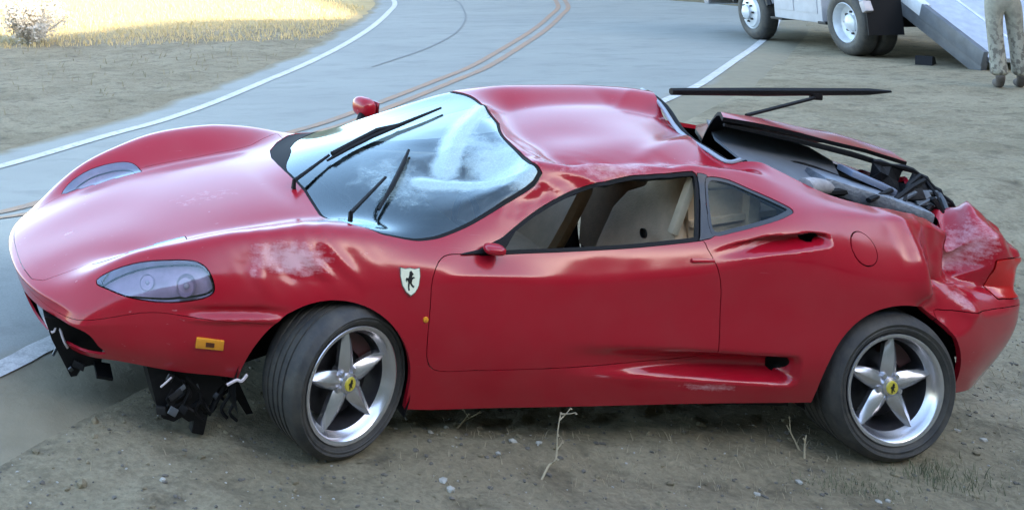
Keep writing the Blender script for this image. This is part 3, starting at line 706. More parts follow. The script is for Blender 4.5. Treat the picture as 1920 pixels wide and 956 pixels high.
# ---- underside and wheel housings
for cx_, cz_, r_, sg in ((.045, .275, .372, -1), (2.575, .335, .380, -1), (.045, .275, .372, 1), (2.575, .335, .380, 1)):
    V, F = [], []
    an = np.linspace(-.35, math.pi+.35, 22)
    for a in an:
        for yy in (.50, .86): V.append((cx_+r_*math.cos(a), sg*yy, cz_+r_*math.sin(a)))
    for i in range(len(an)-1): F.append((2*i, 2*i+1, 2*i+3, 2*i+2))
    b0 = len(V); V.append((cx_, sg*.50, cz_))
    for i in range(len(an)-1): F.append((2*i, 2*i+2, b0))
    mesh_obj('wheel_housing', V, F, BLACK, car)
MB().box((1.30, 0, .225), (1.75, 1.62, .05)).box((-.45, 0, .32), (.80, .9, .05)).box((2.95, 0, .36), (.5, 1.2, .05)).box((2.2, 0, .24), (.3, .96, .05)).build('floor_pan', BLACK, car, smooth=False)
MB().box((.40, 0, .50), (.03, 1.5, .5)).build('firewall', BLACK, car, smooth=False)
MB().box((-.55, 0, .42), (.5, 1.15, .22), None, .03).build('radiator_ducts', BLACK, car)
# ---- cabin
MB().box((.62, 0, .70), (.42, 1.44, .16), None, .06).box((.55, 0, .55), (.3, 1.4, .25), None, .04).build('dashboard', mat('dark_leather', (.035, .03, .028), .6, bump=.1), car)
sw = MB().tube([(.86+.02*math.cos(a), -.37+.165*math.cos(a), .74+.165*math.sin(a)) for a in np.linspace(0, 2*math.pi, 25)], .014, 8).box((.85, -.37, .74), (.04, .10, .08), None, .01).tube([(.60, -.37, .66), (.84, -.37, .74)], .03).build('steering_wheel', mat('black_leather', (.02, .02, .02), .5), car)
MB().box((1.15, 0, .36), (1.2, .26, .30), None, .05).build('centre_console', TAN, car)
for sy in (-.38, .38):
    st = empty('seat', (1.40, sy, .24), 0, car)
    def rbox(c, d, ry, bev): return MB().box(c, d, Matrix.Rotation(ry, 3, 'Y'), bev)
    rbox((0, 0, .14), (.50, .42, .16), R_(-6), .06).build('seat_cushion', TAN, st)
    rec = R_(24)
    bk = MB()
    prof = [(.0, .20), (.10, .23), (.25, .245), (.42, .25), (.52, .20), (.58, .155), (.66, .14), (.72, .115), (.75, .07)]
    V, F = [], []; n = 14
    for t, hw in prof:
        base = Vector((.22+t*math.sin(rec), 0, .16+t*math.cos(rec)))
        for k in range(n):
            a = 2*math.pi*k/n; cx2 = math.copysign(abs(math.cos(a))**.6, math.cos(a)); sy2 = math.copysign(abs(math.sin(a))**.6, math.sin(a))
            wing = .045*abs(cx2)**3 if t < .55 else .0
            V.append(base+Vector((math.cos(rec), 0, -math.sin(rec)))*(sy2*.06-wing)+Vector((0, cx2*hw, 0)))
    for i in range(len(prof)-1):
        for k in range(n): F.append((i*n+k, i*n+(k+1) % n, (i+1)*n+(k+1) % n, (i+1)*n+k))
    F += [tuple(range(n))[::-1], tuple((len(prof)-1)*n+k for k in range(n))]
    b = bk.add(V, F).build('seat_back', TAN, st)
    MB().lathe([(.022, -.006), (.022, .004), (.016, .006), (.0005, .003)], 14, 'x', (.22+.40*math.sin(rec)-.085, -.05, .16+.40*math.cos(rec)+.02)).build('belt_hole', INK, b)
MB().box((1.25, .80, .55), (1.1, .05, .46), None, .02).box((1.15, .77, .62), (.5, .06, .05), None, .02).build('door_trim', TAN, car)
MB().box((1.22, -.75, .60), (1.0, .03, .34), None, .012).build('door_trim', TAN, car)
MB().box((1.765, -.605, .985), (.035, .04, .30), Matrix.Rotation(R_(18), 3, 'Y'), .01).build('belt_pillar_trim', CREAM, car)
MB().box((2.08, 0, .72), (.05, 1.30, .70)).box((1.97, -.59, .94), (.36, .03, .22), Matrix.Rotation(R_(-6), 3, 'Y')).box((2.0, -.52, .93), (.42, .22, .025), Matrix.Rotation(R_(-10), 3, 'Y')).box((2.0, .52, .93), (.42, .22, .025), Matrix.Rotation(R_(-10), 3, 'Y')).build('rear_shelf', TAN, car, smooth=False)
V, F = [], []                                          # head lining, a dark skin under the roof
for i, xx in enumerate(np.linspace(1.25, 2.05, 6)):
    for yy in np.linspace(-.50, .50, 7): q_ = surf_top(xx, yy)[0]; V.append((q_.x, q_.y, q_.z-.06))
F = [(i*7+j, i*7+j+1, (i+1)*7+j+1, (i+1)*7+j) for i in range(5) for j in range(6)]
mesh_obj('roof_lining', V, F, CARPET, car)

# ---- engine bay, broken lid, trims
MB().box((2.66, 0, .60), (1.05, 1.06, .04)).box((3.16, 0, .72), (.03, 1.1, .34)).build('engine_tub', BLACK, car, smooth=False)
MB().box((2.15, 0, .86), (.03, 1.1, .5)).build('bulkhead_panel', BLACK, car, smooth=False)
SCR = [(2.17, -.47, 1.135), (2.30, -.53, 1.095), (2.62, -.47, 1.045), (2.76, -.38, 1.035), (2.90, -.14, 1.085), (2.88, .0, 1.115), (2.60, .05, 1.175), (2.32, .03, 1.215), (2.20, -.2, 1.18)]
MB().add([(a, b, c) for a, b, c in SCR]+[(a, b, c-.012) for a, b, c in SCR]+[(2.48, -.22, 1.128), (2.48, -.22, 1.11)], [(k, (k+1) % 9, 18) for k in range(9)]+[((k+1) % 9+9, k+9, 19) for k in range(9)]+[(k, k+9, (k+1) % 9+9, (k+1) % 9) for k in range(9)]).build('engine_screen', mat('dusty_grey_screen', (.19, .21, .235), .35, noise=.2, nscale=9), car, smooth=False)
en = MB()
for sy in (-.30, .30):
    en.box((2.68, sy, .88), (.42, .20, .12), Matrix.Rotation(R_(6), 3, 'Y'), .03)
    for k in range(4): en.tube([(2.53+.10*k, sy, .90), (2.53+.10*k, sy*.62, .94), (2.53+.10*k, sy*.3, .86)], .026, 8)
en.box((2.7, 0, .74), (.62, .5, .2), None, .03).build('engine_block', STEEL, car)
pl = empty('intake_plenum', (2.72, -.46, 1.035), R_(-14), car)
MB().box((0, 0, 0), (.34, .20, .075), Matrix.Rotation(R_(12), 3, 'Y'), .025).build('plenum_case', ALU, pl)
MB().box((.24, .0, -.05), (.20, .19, .06), Matrix.Rotation(R_(14), 3, 'Y'), .02).build('plenum_case', ALU, pl)
MB().box((.13, .10, .035), (.22, .14, .03), Matrix.Rotation(R_(18), 3, 'Y'), .01).build('plenum_cover', mat('blue_grey_plate', (.26, .30, .40), .4, metal=.4), pl)
MB().tube([(2.37, -.60, 1.075), (2.42, -.58, 1.075), (2.52, -.54, 1.065), (2.60, -.48, 1.04)], [.040, .042, .034, .03], 12).build('air_hose', mat('pale_hose', (.42, .40, .40), .5, noise=.4), car)
for pts, rr in (([(2.40, -.3, 1.06), (2.6, -.25, 1.09), (2.85, -.3, 1.03), (3.0, -.42, .97)], .014), ([(2.5, -.55, 1.04), (2.75, -.52, 1.04), (2.95, -.58, .99)], .018), ([(2.45, -.1, 1.1), (2.8, -.05, 1.08), (3.1, -.2, 1.0)], .016), ([(2.7, -.6, 1.03), (2.9, -.5, 1.05), (3.05, -.35, 1.02)], .012)):
    MB().tube(crom(pts, 5), rr, 7).build('hose', BLACK, car)
# roof rear edge trim
tr = [surf_top(a, b) for a, b in [(2.055, .46), (2.05, .2), (2.05, -.1), (2.05, -.34), (2.08, -.44), (2.13, -.475)]]
MB().tube(crom([p+Vector((.012, 0, .006)) for p, n in tr], 4), .011, 8).build('roof_edge_trim', mat('dull_silver_trim', (.36, .39, .44), .35, metal=.4), car)
MB().tube(crom([p+Vector((.045, -.0, -.008)) for p, n in tr], 4), .016, 8).build('rear_window_seal', RUBBER, car)
# lid: lifted, shoved over to the far side
V, F, F2 = [], [], []; nx, ny = 14, 9
for i in range(nx):
    t = i/(nx-1); xx = 2.14+1.08*t; e = np.interp(t, [0, .4, .75, 1], [1.322, 1.262, 1.205, 1.135]); yn = -.33+.08*t; wd_ = .30+.60*float(ss(0, .45, t))
    for j in range(ny):
        s_ = j/(ny-1); yy = yn+wd_*s_
        V.append((xx+.10*s_, yy, e-.012+.036*math.sin(min(1, s_*4)*math.pi/2)-(.16+.10*(1-t))*s_**1.5+.006*math.sin(7*t+3*s_)))
n = len(V); V += [(a, b+.006, c-.020) for a, b, c in V]
Ft, Fb = [], []
for i in range(nx-1):
    for j in range(ny-1):
        a = i*ny+j; Ft.append((a, a+1, a+ny+1, a+ny)); Fb.append((n+a, n+a+ny, n+a+ny+1, n+a+1))
for i in range(nx-1): Fb += [(i*ny, (i+1)*ny, n+(i+1)*ny, n+i*ny), (i*ny+ny-1, n+i*ny+ny-1, n+(i+1)*ny+ny-1, (i+1)*ny+ny-1)]
for j in range(ny-1): Fb += [(j, n+j, n+j+1, j+1), ((nx-1)*ny+j, (nx-1)*ny+j+1, n+(nx-1)*ny+j+1, n+(nx-1)*ny+j)]
lid = mesh_obj('engine_lid', V, [f[::-1] for f in Ft]+[f[::-1] for f in Fb], [PAINT, BLACK], car); lid['label'] = 'red engine lid sprung open over the engine bay'
lid.data.polygons.foreach_set('material_index', [0]*len(Ft)+[1]*len(Fb)); lid.data.set_sharp_from_angle(angle=R_(40))
MB().tube([(2.16, -.31, 1.27), (2.55, -.29, 1.215), (2.9, -.26, 1.152), (3.2, -.24, 1.085)], [.008, .013, .014, .012], 6).build('lid_frame', BLACK, lid)
MB().tube([(2.16, .10, 1.330), (2.7, .10, 1.358), (3.30, .10, 1.392), (3.43, .10, 1.40)], [.018, .022, .018, .006], 6).build('lid_rail', BLACK, car)
MB().tube([(2.37, -.19, 1.295), (2.975, .09, 1.345)], .010, 6).box((2.985, .095, 1.352), (.06, .03, .035), None, .006).build('lid_strut', BLACK, car)
# torn rear grille hanging between lid and tail
rr_ = random.Random(3)
top = crom([(2.98, -.30, 1.13), (3.17, -.34, 1.105), (3.235, -.40, 1.045), (3.29, -.44, .985), (3.36, -.47, .915)], 4)
bot = crom([(2.74, -.50, 1.02), (2.88, -.54, 1.0), (2.99, -.55, .98), (3.10, -.55, .955), (3.22, -.54, .925)], 4)
V, F = [], []; nr = 7
for i, (a, b) in enumerate(zip(top, bot)):
    for k in range(nr):
        t = k/(nr-1); p = a*(1-t)+b*t; j_ = .0 if k in (0, nr-1) else .035
        sag = -.05*math.sin(t*math.pi)
        V.append((p[0]+rr_.uniform(-j_, j_), p[1]+rr_.uniform(-j_, j_), p[2]+sag+rr_.uniform(-j_, j_)*.8))
F = [(i*nr+k, i*nr+k+1, (i+1)*nr+k+1, (i+1)*nr+k) for i in range(len(top)-1) for k in range(nr-1) if rr_.random() > .10]
mesh_obj('rear_grille', V, F, BLACK, car, smooth=False)
MB().tube(top+np.array([0, 0, .004]), [.012+.006*math.sin(k*2.3) for k in range(len(top))], 6).build('grille_bar', BLACK, car)
for k in range(9):
    a = Vector(top[rr_.randrange(4, len(top)-2)]); b = Vector(bot[rr_.randrange(4, len(bot)-1)])+Vector((rr_.uniform(-.05, .05), 0, .01))
    MB().tube([a, (a+b)/2+Vector((0, rr_.uniform(-.03, .03), .02)), b], rr_.uniform(.006, .014), 6).build('broken_rib', BLACK if k % 3 else GREYPL, car)
for k in range(5):
    c = Vector(top[6+2*k])*.45+Vector(bot[6+2*k])*.55
    MB().box(c, (rr_.uniform(.05, .1), rr_.uniform(.05, .09), rr_.uniform(.015, .03)), Matrix.Rotation(rr_.uniform(-1, 1), 3, 'X') @ Matrix.Rotation(rr_.uniform(-.5, 1), 3, 'Y'), .005).build('broken_bracket', GREYPL if k % 2 else BLACK, car)
MB().box((3.0, .1, .95), (.3, .7, .10), None, .01).build('boot_floor', BLACK, car)
# ---- torn pieces under the nose
tt = MB()
def sheet(P, th): return MB().prism(P, 0, th, lambda a, b, h: Vector((a, -.74+h-.12*(a+.45), b)))
sheet([(-.665, .285), (-.60, .10), (-.575, .065), (-.53, .055), (-.50, .075), (-.47, .06), (-.43, .075), (-.40, .12), (-.36, .20), (-.28, .285)], .16).build('torn_undertray', BLACK, car, smooth=False)
MB().box((-.425, -.72, .055), (.055, .05, .085), Matrix.Rotation(.15, 3, 'Y'), .008).build('hanging_connector', BLACK, car)
MB().tube([(-.46, -.73, .12), (-.43, -.76, .15), (-.39, -.745, .10), (-.36, -.74, .16), (-.33, -.73, .21)], .014, 6).build('loose_cable', BLACK, car)
MB().prism([(-.31, .20), (-.26, .205), (-.19, .085), (-.175, .06), (-.205, .055), (-.24, .10)], 0, .05, lambda a, b, h: Vector((a, -.66+h, b))).build('broken_bracket', BLACK, car, smooth=False)
MB().prism([(-1.06, .36), (-1.02, .27), (-.95, .16), (-.925, .12), (-.90, .125), (-.88, .16), (-.84, .17), (-.80, .165), (-.80, .30), (-.85, .36)], 0, .30, lambda a, b, h: Vector((a+.04*h, -.50+h, b))).build('torn_undertray', BLACK, car, smooth=False)
MB().box((-.80, -.55, .17), (.07, .09, .012), Matrix.Rotation(.25, 3, 'X') @ Matrix.Rotation(.15, 3, 'Y')).build('splitter_stub', BLACK, car, smooth=False)
rq = random.Random(12)
for k in range(22):
    a = rq.choice([0, 1, 1]); c = Vector((rq.uniform(-1.0, -.86), rq.uniform(-.56, -.36), rq.uniform(.14, .28))) if a == 0 else Vector((rq.uniform(-.62, -.32), rq.uniform(-.80, -.68), rq.uniform(.07, .27)))
    MB().box(c, (rq.uniform(.02, .06), rq.uniform(.004, .010), rq.uniform(.012, .045)), Matrix.Rotation(rq.uniform(-1, 1), 3, 'Y') @ Matrix.Rotation(rq.uniform(-.9, .9), 3, 'Z'), .003).build('torn_bracket', (BLACK, STEEL, GREYPL)[k % 3], car)
for k in range(7):
    a = Vector((rq.uniform(-.6, -.3), rq.uniform(-.78, -.70), rq.uniform(.2, .28))); d = Vector((rq.uniform(-.08, .12), rq.uniform(-.04, .04), -rq.uniform(.08, .2)))
    MB().tube(crom([a, a+d*.4+Vector((.03, 0, 0)), a+d*.8-Vector((.02, 0, 0)), a+d], 4), rq.uniform(.004, .008), 5).build('loose_cable', BLACK, car)
PALE = mat('bare_torn_plastic', (.62, .55, .57), .5)
def strip(name, P, r): return MB().tube(crom(P, 4), r, 5).build(name, PALE, car)
strip('torn_edge', [(-1.055, -.46, .345), (-1.02, -.50, .30), (-1.00, -.49, .33), (-.97, -.51, .27), (-.95, -.50, .24)], [.006]*17)
strip('torn_edge', [(-1.03, -.47, .30), (-.99, -.47, .25), (-.96, -.47, .20)], [.006]*9)
strip('torn_edge', [(-.36, -.855, .262), (-.325, -.862, .285), (-.305, -.865, .283), (-.285, -.868, .31)], [.006]*13)
strip('torn_edge', [(-.575, -.80, .262), (-.595, -.79, .235), (-.61, -.78, .215)], [.004]*9)
# ------------------------------------------------------------------ ground
MZ = (0.0885703044, -0.1093404792, 0.9900504840)       # normal of the plane the wheels stand on
def ground_z(x, y):
    x = np.asarray(x, float); y = np.asarray(y, float)
    xc = 3.6*np.tanh((x-1.3)/3.6)+1.3; yc = np.maximum(y, -6.)
    z = -(MZ[0]*xc+MZ[1]*yc)/MZ[2]*(1-ss(.9, 3.4, y))
    far = ss(16., 26., y)*ss(10, 2, x)                  # the far bank climbs gently
    return z+far*.05*np.maximum(y-16, 0)+.9*ss(19, 34, y)*ss(8, 2, x)
FAR = [(-9.0, -.6), (-6.0, .9), (-3.2, 2.8), (-1.8, 3.95), (-.66, 4.95), (.51, 6.26), (1.21, 7.0), (2.11, 8.17), (3.31, 9.93), (4.56, 11.79), (6.16, 14.39), (7.95, 17.55), (9.69, 20.87), (11.37, 24.36), (13.2, 29.5), (14.6, 36), (15.2, 46), (14.5, 60)]
YEL = [(-8.0, -3.1), (-5.0, -.7), (-2.6, 1.35), (-.86, 3.03), (.8, 4.5), (2.32, 5.88), (3.0, 6.52), (4.12, 7.75), (5.56, 9.38), (6.65, 10.64), (8.36, 12.9), (10.38, 15.64), (12.43, 18.6), (14.57, 21.9), (17.0, 27.), (18.6, 34), (19.2, 45), (18.6, 60)]
NEAR = [(-7.0, -5.6), (-4.2, -2.8), (-2.4, -1.2), (-1.17, -.11), (-.91, .14), (.4, 1.25), (2.2, 2.75), (4.4, 4.7), (6.2, 6.3), (7.97, 7.86), (8.87, 8.75), (10.33, 10.25), (12.16, 12.13), (14.6, 14.8), (17.6, 18.6), (20.4, 23.5), (22.2, 30), (23.2, 44), (22.8, 60)]
def arclen(P, n):
    P = crom(P, 8); d = np.r_[0, np.cumsum(np.linalg.norm(np.diff(P, axis=0), axis=1))]
    t = np.linspace(0, d[-1], n); return np.c_[np.interp(t, d, P[:, 0]), np.interp(t, d, P[:, 1])]
def offset(P, o):
    t = np.gradient(P, axis=0); t /= np.linalg.norm(t, axis=1, keepdims=True); return P+np.c_[-t[:, 1], t[:, 0]]*o
farL, nearL = arclen(FAR, 260), arclen(NEAR, 260)
road_far, road_near = offset(farL, .62), offset(nearL, -.75)
road_poly = np.r_[road_far[::4], road_near[::-4]]

def mix_ground(name, cols, sc, rough=.95, bump=.5, bs=40., mapping=(1, 1, 1), spec=.25):
    """mottled mineral surface from three noises"""
    m = bpy.data.materials.new(name); m.use_nodes = True; nt = m.node_tree; L = nt.links.new; b = nt.nodes['Principled BSDF']
    tc = node(nt, 'ShaderNodeTexCoord'); mp = node(nt, 'ShaderNodeMapping'); mp.inputs['Scale'].default_value = mapping; L(tc.outputs['Object'], mp.inputs[0])
    n1 = node(nt, 'ShaderNodeTexNoise', i_Scale=sc, i_Detail=8., i_Roughness=.68); L(mp.outputs[0], n1.inputs['Vector'])
    n2 = node(nt, 'ShaderNodeTexNoise', i_Scale=bs, i_Detail=6., i_Roughness=.7); L(mp.outputs[0], n2.inputs['Vector'])
    n3 = node(nt, 'ShaderNodeTexNoise', i_Scale=sc*5.3, i_Detail=5., i_Roughness=.7); L(mp.outputs[0], n3.inputs['Vector'])
    r1 = node(nt, 'ShaderNodeMapRange', i_1=.36, i_2=.64); L(n1.outputs[0], r1.inputs[0])
    c1 = node(nt, 'ShaderNodeMix', data_type='RGBA'); c1.inputs[6].default_value = (*cols[0], 1); c1.inputs[7].default_value = (*cols[1], 1); L(r1.outputs[0], c1.inputs[0])
    r3 = node(nt, 'ShaderNodeMapRange', i_1=.5, i_2=.72); L(n3.outputs[0], r3.inputs[0])
    c2 = node(nt, 'ShaderNodeMix', data_type='RGBA'); c2.inputs[7].default_value = (*cols[2], 1); L(c1.outputs[2], c2.inputs[6]); L(r3.outputs[0], c2.inputs[0])
    r2 = node(nt, 'ShaderNodeMapRange', i_1=.3, i_2=.7, i_3=.72, i_4=1.2); L(n2.outputs[0], r2.inputs[0])
    c3 = node(nt, 'ShaderNodeMix', data_type='RGBA', blend_type='MULTIPLY'); c3.inputs[0].default_value = 1; L(c2.outputs[2], c3.inputs[6]); L(r2.outputs[0], c3.inputs[7])
    L(c3.outputs[2], b.inputs['Base Color']); b.inputs['Roughness'].default_value = rough; b.inputs['Specular IOR Level'].default_value = spec
    bp = node(nt, 'ShaderNodeBump', i_Strength=bump, i_Distance=.03); L(n2.outputs[0], bp.inputs['Height']); L(bp.outputs[0], b.inputs['Normal'])
    return m, c3, b
DIRT, dirt_c, dirt_b = mix_ground('dry_dirt', [(.222, .188, .120), (.320, .278, .186), (.132, .112, .074)], .9, bump=.7, bs=34)
# dry grass tint on the far bank and beyond, by place
nt = DIRT.node_tree; at = node(nt, 'ShaderNodeAttribute', attribute_name='grass'); gm = node(nt, 'ShaderNodeMix', data_type='RGBA'); gm.inputs[7].default_value = (.52, .40, .19, 1)
nt.links.new(at.outputs['Fac'], gm.inputs[0]); nt.links.new(dirt_c.outputs[2], gm.inputs[6]); nt.links.new(gm.outputs[2], dirt_b.inputs['Base Color'])
ASPH, _a, _b = mix_ground('worn_asphalt', [(.218, .230, .205), (.268, .282, .250), (.178, .188, .168)], .35, rough=.62, bump=.10, bs=160, mapping=(.7, 1.3, 1), spec=.5)
WHITE, _a, _b = mix_ground('white_road_paint', [(.62, .62, .60), (.50, .50, .48), (.30, .30, .29)], 2.5, rough=.6, bump=.1, bs=90)
YELL, _a, _b = mix_ground('yellow_road_paint', [(.38, .22, .12), (.29, .21, .15), (.22, .20, .17)], 2.5, rough=.6, bump=.1, bs=90)

def axis_steps(lo, a, b, hi, fine, coarse_mul):
    mid = list(np.arange(a, b, fine)); s = fine; L = [];v = a
    while v > lo: s *= coarse_mul; v -= s; L.append(v)
    s = fine; H = []; v = b
    while v < hi: H.append(v); s *= coarse_mul; v += s
    return np.array(L[::-1]+mid+H+[hi])
gx = axis_steps(-420, -2.6, 7.0, 420, .045, 1.07); gy = axis_steps(-420, -2.0, 5.2, 420, .045, 1.07)
GX, GY = np.meshgrid(gx, gy); gxf, gyf = GX.ravel(), GY.ravel()
gz = ground_z(gxf, gyf)
rd = sdf_poly(road_poly, np.c_[gxf, gyf])
off = ss(-.35, .5, rd)
nearby = (np.hypot(gxf-2, gyf-2) < 16)
idx = np.flatnonzero(nearby); P2 = np.c_[gxf[idx], gyf[idx], np.zeros(len(idx))]
micro = np.zeros(len(gxf)); micro[idx] = .030*fbm(P2, 1.3, 4, 2.)+.014*fbm(P2, 7., 3, 5.)+.006*fbm(P2, 22., 2, 8.)
# tyre ruts and keep the wheel contacts level
carx = np.array([[.06, -.88], [2.66, -.81], [.2, .78], [2.7, .85]])
flat = np.ones(len(gxf))
for c in carx: flat *= ss(.14, .5, np.hypot(gxf-c[0], gyf-c[1]))
gz = gz+micro*off*flat-.05*ss(-.10, -.45, rd)-.006*(1-flat)
# low berm of loose soil under the sill
berm = np.exp(-((gxf-1.15)/.62)**2-((gyf+.80+.0*gxf)/.16)**2)
gz += .045*berm*off+.026*np.exp(-((gxf-2.66)/.42)**2-((gyf+.80)/.30)**2)
nxx, nyy = len(gx), len(gy)
ii = np.arange(nxx*nyy).reshape(nyy, nxx)
Fq = np.stack([ii[:-1, :-1], ii[:-1, 1:], ii[1:, 1:], ii[1:, :-1]], -1).reshape(-1, 4)
me = bpy.data.meshes.new('ground'); me.from_pydata(np.c_[gxf, gyf, gz].tolist(), [], Fq.tolist()); me.update()
me.polygons.foreach_set('use_smooth', [True]*len(me.polygons)); me.materials.append(DIRT)
g = ss(15.2, 19, gyf-.25*gxf)*ss(9, 6.5, gxf-.42*(gyf-17))
me.attributes.new('grass', 'FLOAT', 'POINT').data.foreach_set('value', g)
ground = bpy.data.objects.new('ground', me); COL.objects.link(ground); tag(ground, kind='structure')

def ribbon(name, A, B, m, lift, nc, kind='structure', edge=None):
    T = np.linspace(0, 1, nc+1) if edge is None else np.r_[0, np.array([.03, .06, .09, .12, .16]), np.linspace(.2, .9, nc-10), .925, .95, .975, 1]; nc = len(T)-1
    P = (A[:, None, :]+(B-A)[:, None, :]*T[None, :, None]).reshape(-1, 2)
    zz = ground_z(P[:, 0], P[:, 1])+lift
    w = nc+1; ln = np.tile(T, len(A))*np.repeat(np.linalg.norm(B-A, axis=1), w); rest = np.repeat(np.linalg.norm(B-A, axis=1), w)-ln
    if edge is not None:
        zz -= .045*ss(.30, .0, ln)+.03*ss(.16, 0, rest)
    F = [(i*w+k, i*w+k+1, (i+1)*w+k+1, (i+1)*w+k) for i in range(len(A)-1) for k in range(nc)]
    o = mesh_obj(name, np.c_[P, zz], F, m)
    if edge is not None:
        d = np.maximum(ss(edge[0], .25, ln), ss(edge[1], .0, rest)*.9)
        o.data.attributes.new('dust', 'FLOAT', 'POINT').data.foreach_set('value', d)
    return tag(o, kind=kind)
nt = ASPH.node_tree; asb = nt.nodes['Principled BSDF']; at = node(nt, 'ShaderNodeAttribute', attribute_name='dust'); tcd = node(nt, 'ShaderNodeTexCoord')
nd = node(nt, 'ShaderNodeTexNoise', i_Scale=2.2, i_Detail=8., i_Roughness=.7); nt.links.new(tcd.outputs['Object'], nd.inputs['Vector'])
dm = node(nt, 'ShaderNodeMath', operation='MULTIPLY_ADD', i_1=1.5, i_2=-.98); nt.links.new(at.outputs['Fac'], dm.inputs[0])
da = node(nt, 'ShaderNodeMath', operation='ADD'); nt.links.new(dm.outputs[0], da.inputs[0]); nt.links.new(nd.outputs[0], da.inputs[1])
dr_ = node(nt, 'ShaderNodeMapRange', i_1=0., i_2=.45); nt.links.new(da.outputs[0], dr_.inputs[0])
pb = node(nt, 'ShaderNodeBsdfPrincipled'); pb.inputs['Roughness'].default_value = .95; pb.inputs['Specular IOR Level'].default_value = .2
nd2 = node(nt, 'ShaderNodeTexNoise', i_Scale=5., i_Detail=9., i_Roughness=.7); nt.links.new(tcd.outputs['Object'], nd2.inputs['Vector'])
dcr = node(nt, 'ShaderNodeMix', data_type='RGBA'); dcr.inputs[6].default_value = (.18, .16, .11, 1); dcr.inputs[7].default_value = (.30, .27, .19, 1); nt.links.new(nd2.outputs[0], dcr.inputs[0]); nt.links.new(dcr.outputs[2], pb.inputs['Base Color'])
dbp = node(nt, 'ShaderNodeBump', i_Strength=.6, i_Distance=.03); nt.links.new(nd2.outputs[0], dbp.inputs['Height']); nt.links.new(dbp.outputs[0], pb.inputs['Normal'])
dms = node(nt, 'ShaderNodeMixShader'); nt.links.new(dr_.outputs[0], dms.inputs[0]); nt.links.new(asb.outputs[0], dms.inputs[1]); nt.links.new(pb.outputs[0], dms.inputs[2]); nt.links.new(dms.outputs[0], nt.nodes['Material Output'].inputs[0])
# ragged tarmac edges
def rag(P, o, amp, seed): 
    n_ = fbm(np.c_[P*.9, np.zeros(len(P))], 1., 2, seed); return offset(P, 0)+(offset(P, 1)-P)*(o+amp*n_)[:, None]
farD, nearD = arclen(FAR, 700), arclen(NEAR, 700)
ribbon('road', rag(nearD, -.72, .10, 3.), rag(farD, .60, .10, 6.), ASPH, .0, 34, edge=(1.15, .5))
ribbon('white_edge_line', offset(farD, -.06), offset(farD, .06), WHITE, .006, 2)
ribbon('white_edge_line', offset(nearD, -.055), offset(nearD, .055), WHITE, .006, 2)
yD = arclen(YEL, 600)
ribbon('yellow_centre_line', offset(yD, .06), offset(yD, .16), YELL, .006, 2)
ribbon('yellow_centre_line', offset(yD, -.16), offset(yD, -.06), YELL, .006, 2)
seam = arclen([(5.2, 11.0), (7.2, 13.4), (9.2, 16.4), (11.4, 20.6), (13.6, 26), (15, 33)], 120)
ribbon('tar_seam', offset(seam, -.018), offset(seam, .018), mat('tar', (.155, .162, .15), .6), .006, 1)

# ------------------------------------------------------------------ hill that shades the bend (outside the frame, behind and to the right)
HILL, hc, hb = mix_ground('hillside_scrub', [(.11, .095, .06), (.16, .135, .085), (.05, .06, .03)], .25, bump=.6, bs=6)
shd = np.array([(-70, 12.), (-40, 13.), (-15, 14.5), (0, 16.2), (3.5, 18.2), (7.5, 18.8), (9.5, 22), (11, 30), (13, 60), (14, 110), (14, 160)])
T_ = 46.; hdir = np.array([.45, -.89])/np.hypot(.45, .89); rid = shd+hdir*T_; rh = T_*math.tan(SUN_EL)
rid = arclen(rid, 160); V, F = [], []
prof = [(-17, -.6), (-14.5, .8), (-12, 3.5), (-9, 7.6), (-6, 11.2), (-3, 14.6), (-1, 16.2), (0, 1.0), (6, .86), (18, .55), (40, .1), (52, -.05)]
nrm_ = offset(rid, 1)-rid
for i, p in enumerate(rid):
    nn_ = mnoise.fractal(Vector((p[0]*.09, p[1]*.09, 3)), 1, 2, 4)
    for k, (o_, h) in enumerate(prof):
        hh = (h if k < 7 else h*rh) if k != 6 else rh*.97
        hh = hh*(rh/16.7) if 0 < k < 6 else hh
        q_ = p+nrm_[i]*(-o_)
        bump_ = mnoise.fractal(Vector((q_[0]*.2, q_[1]*.2, k*.7)), 1, 2, 4)
        V.append((q_[0]+bump_*.5, q_[1]+bump_*.5, hh+(nn_*.9 if k == 7 else bump_*.7*min(1, max(0, hh)))))
m_ = len(prof)
for i in range(len(rid)-1):
    for k in range(m_-1): F.append((i*m_+k, (i+1)*m_+k, (i+1)*m_+k+1, i*m_+k+1))
tag(mesh_obj('hillside', V, F, HILL), kind='structure')
# ------------------------------------------------------------------ tow truck with its bed run down to the ground
trk = empty('tow_truck', (12.27, 10.38, 0), math.atan2(2.26, .39))
tag(trk, 'flatbed tow truck parked on the shoulder with its steel bed tilted down to the dirt', 'tow truck')
TW_WHITE = mat('truck_white', (.52, .53, .56), .38, coat=.4, noise=.14, nscale=5)
TW_STEEL = mat('bed_steel', (.50, .54, .60), .42, metal=.35, noise=.22, nscale=7, bump=.08, bscale=30)
TW_RAIL = mat('bed_rail_paint', (.66, .70, .76), .4, noise=.15, nscale=9)
TW_DARK = mat('chassis_black', (.02, .021, .023), .6, noise=.4, nscale=9)
TW_FRAME = mat('bed_frame_grey', (.12, .135, .155), .5, noise=.3, nscale=6)
WHEELW = mat('white_steel_wheel', (.66, .70, .74), .4, metal=.2, noise=.15, nscale=10)
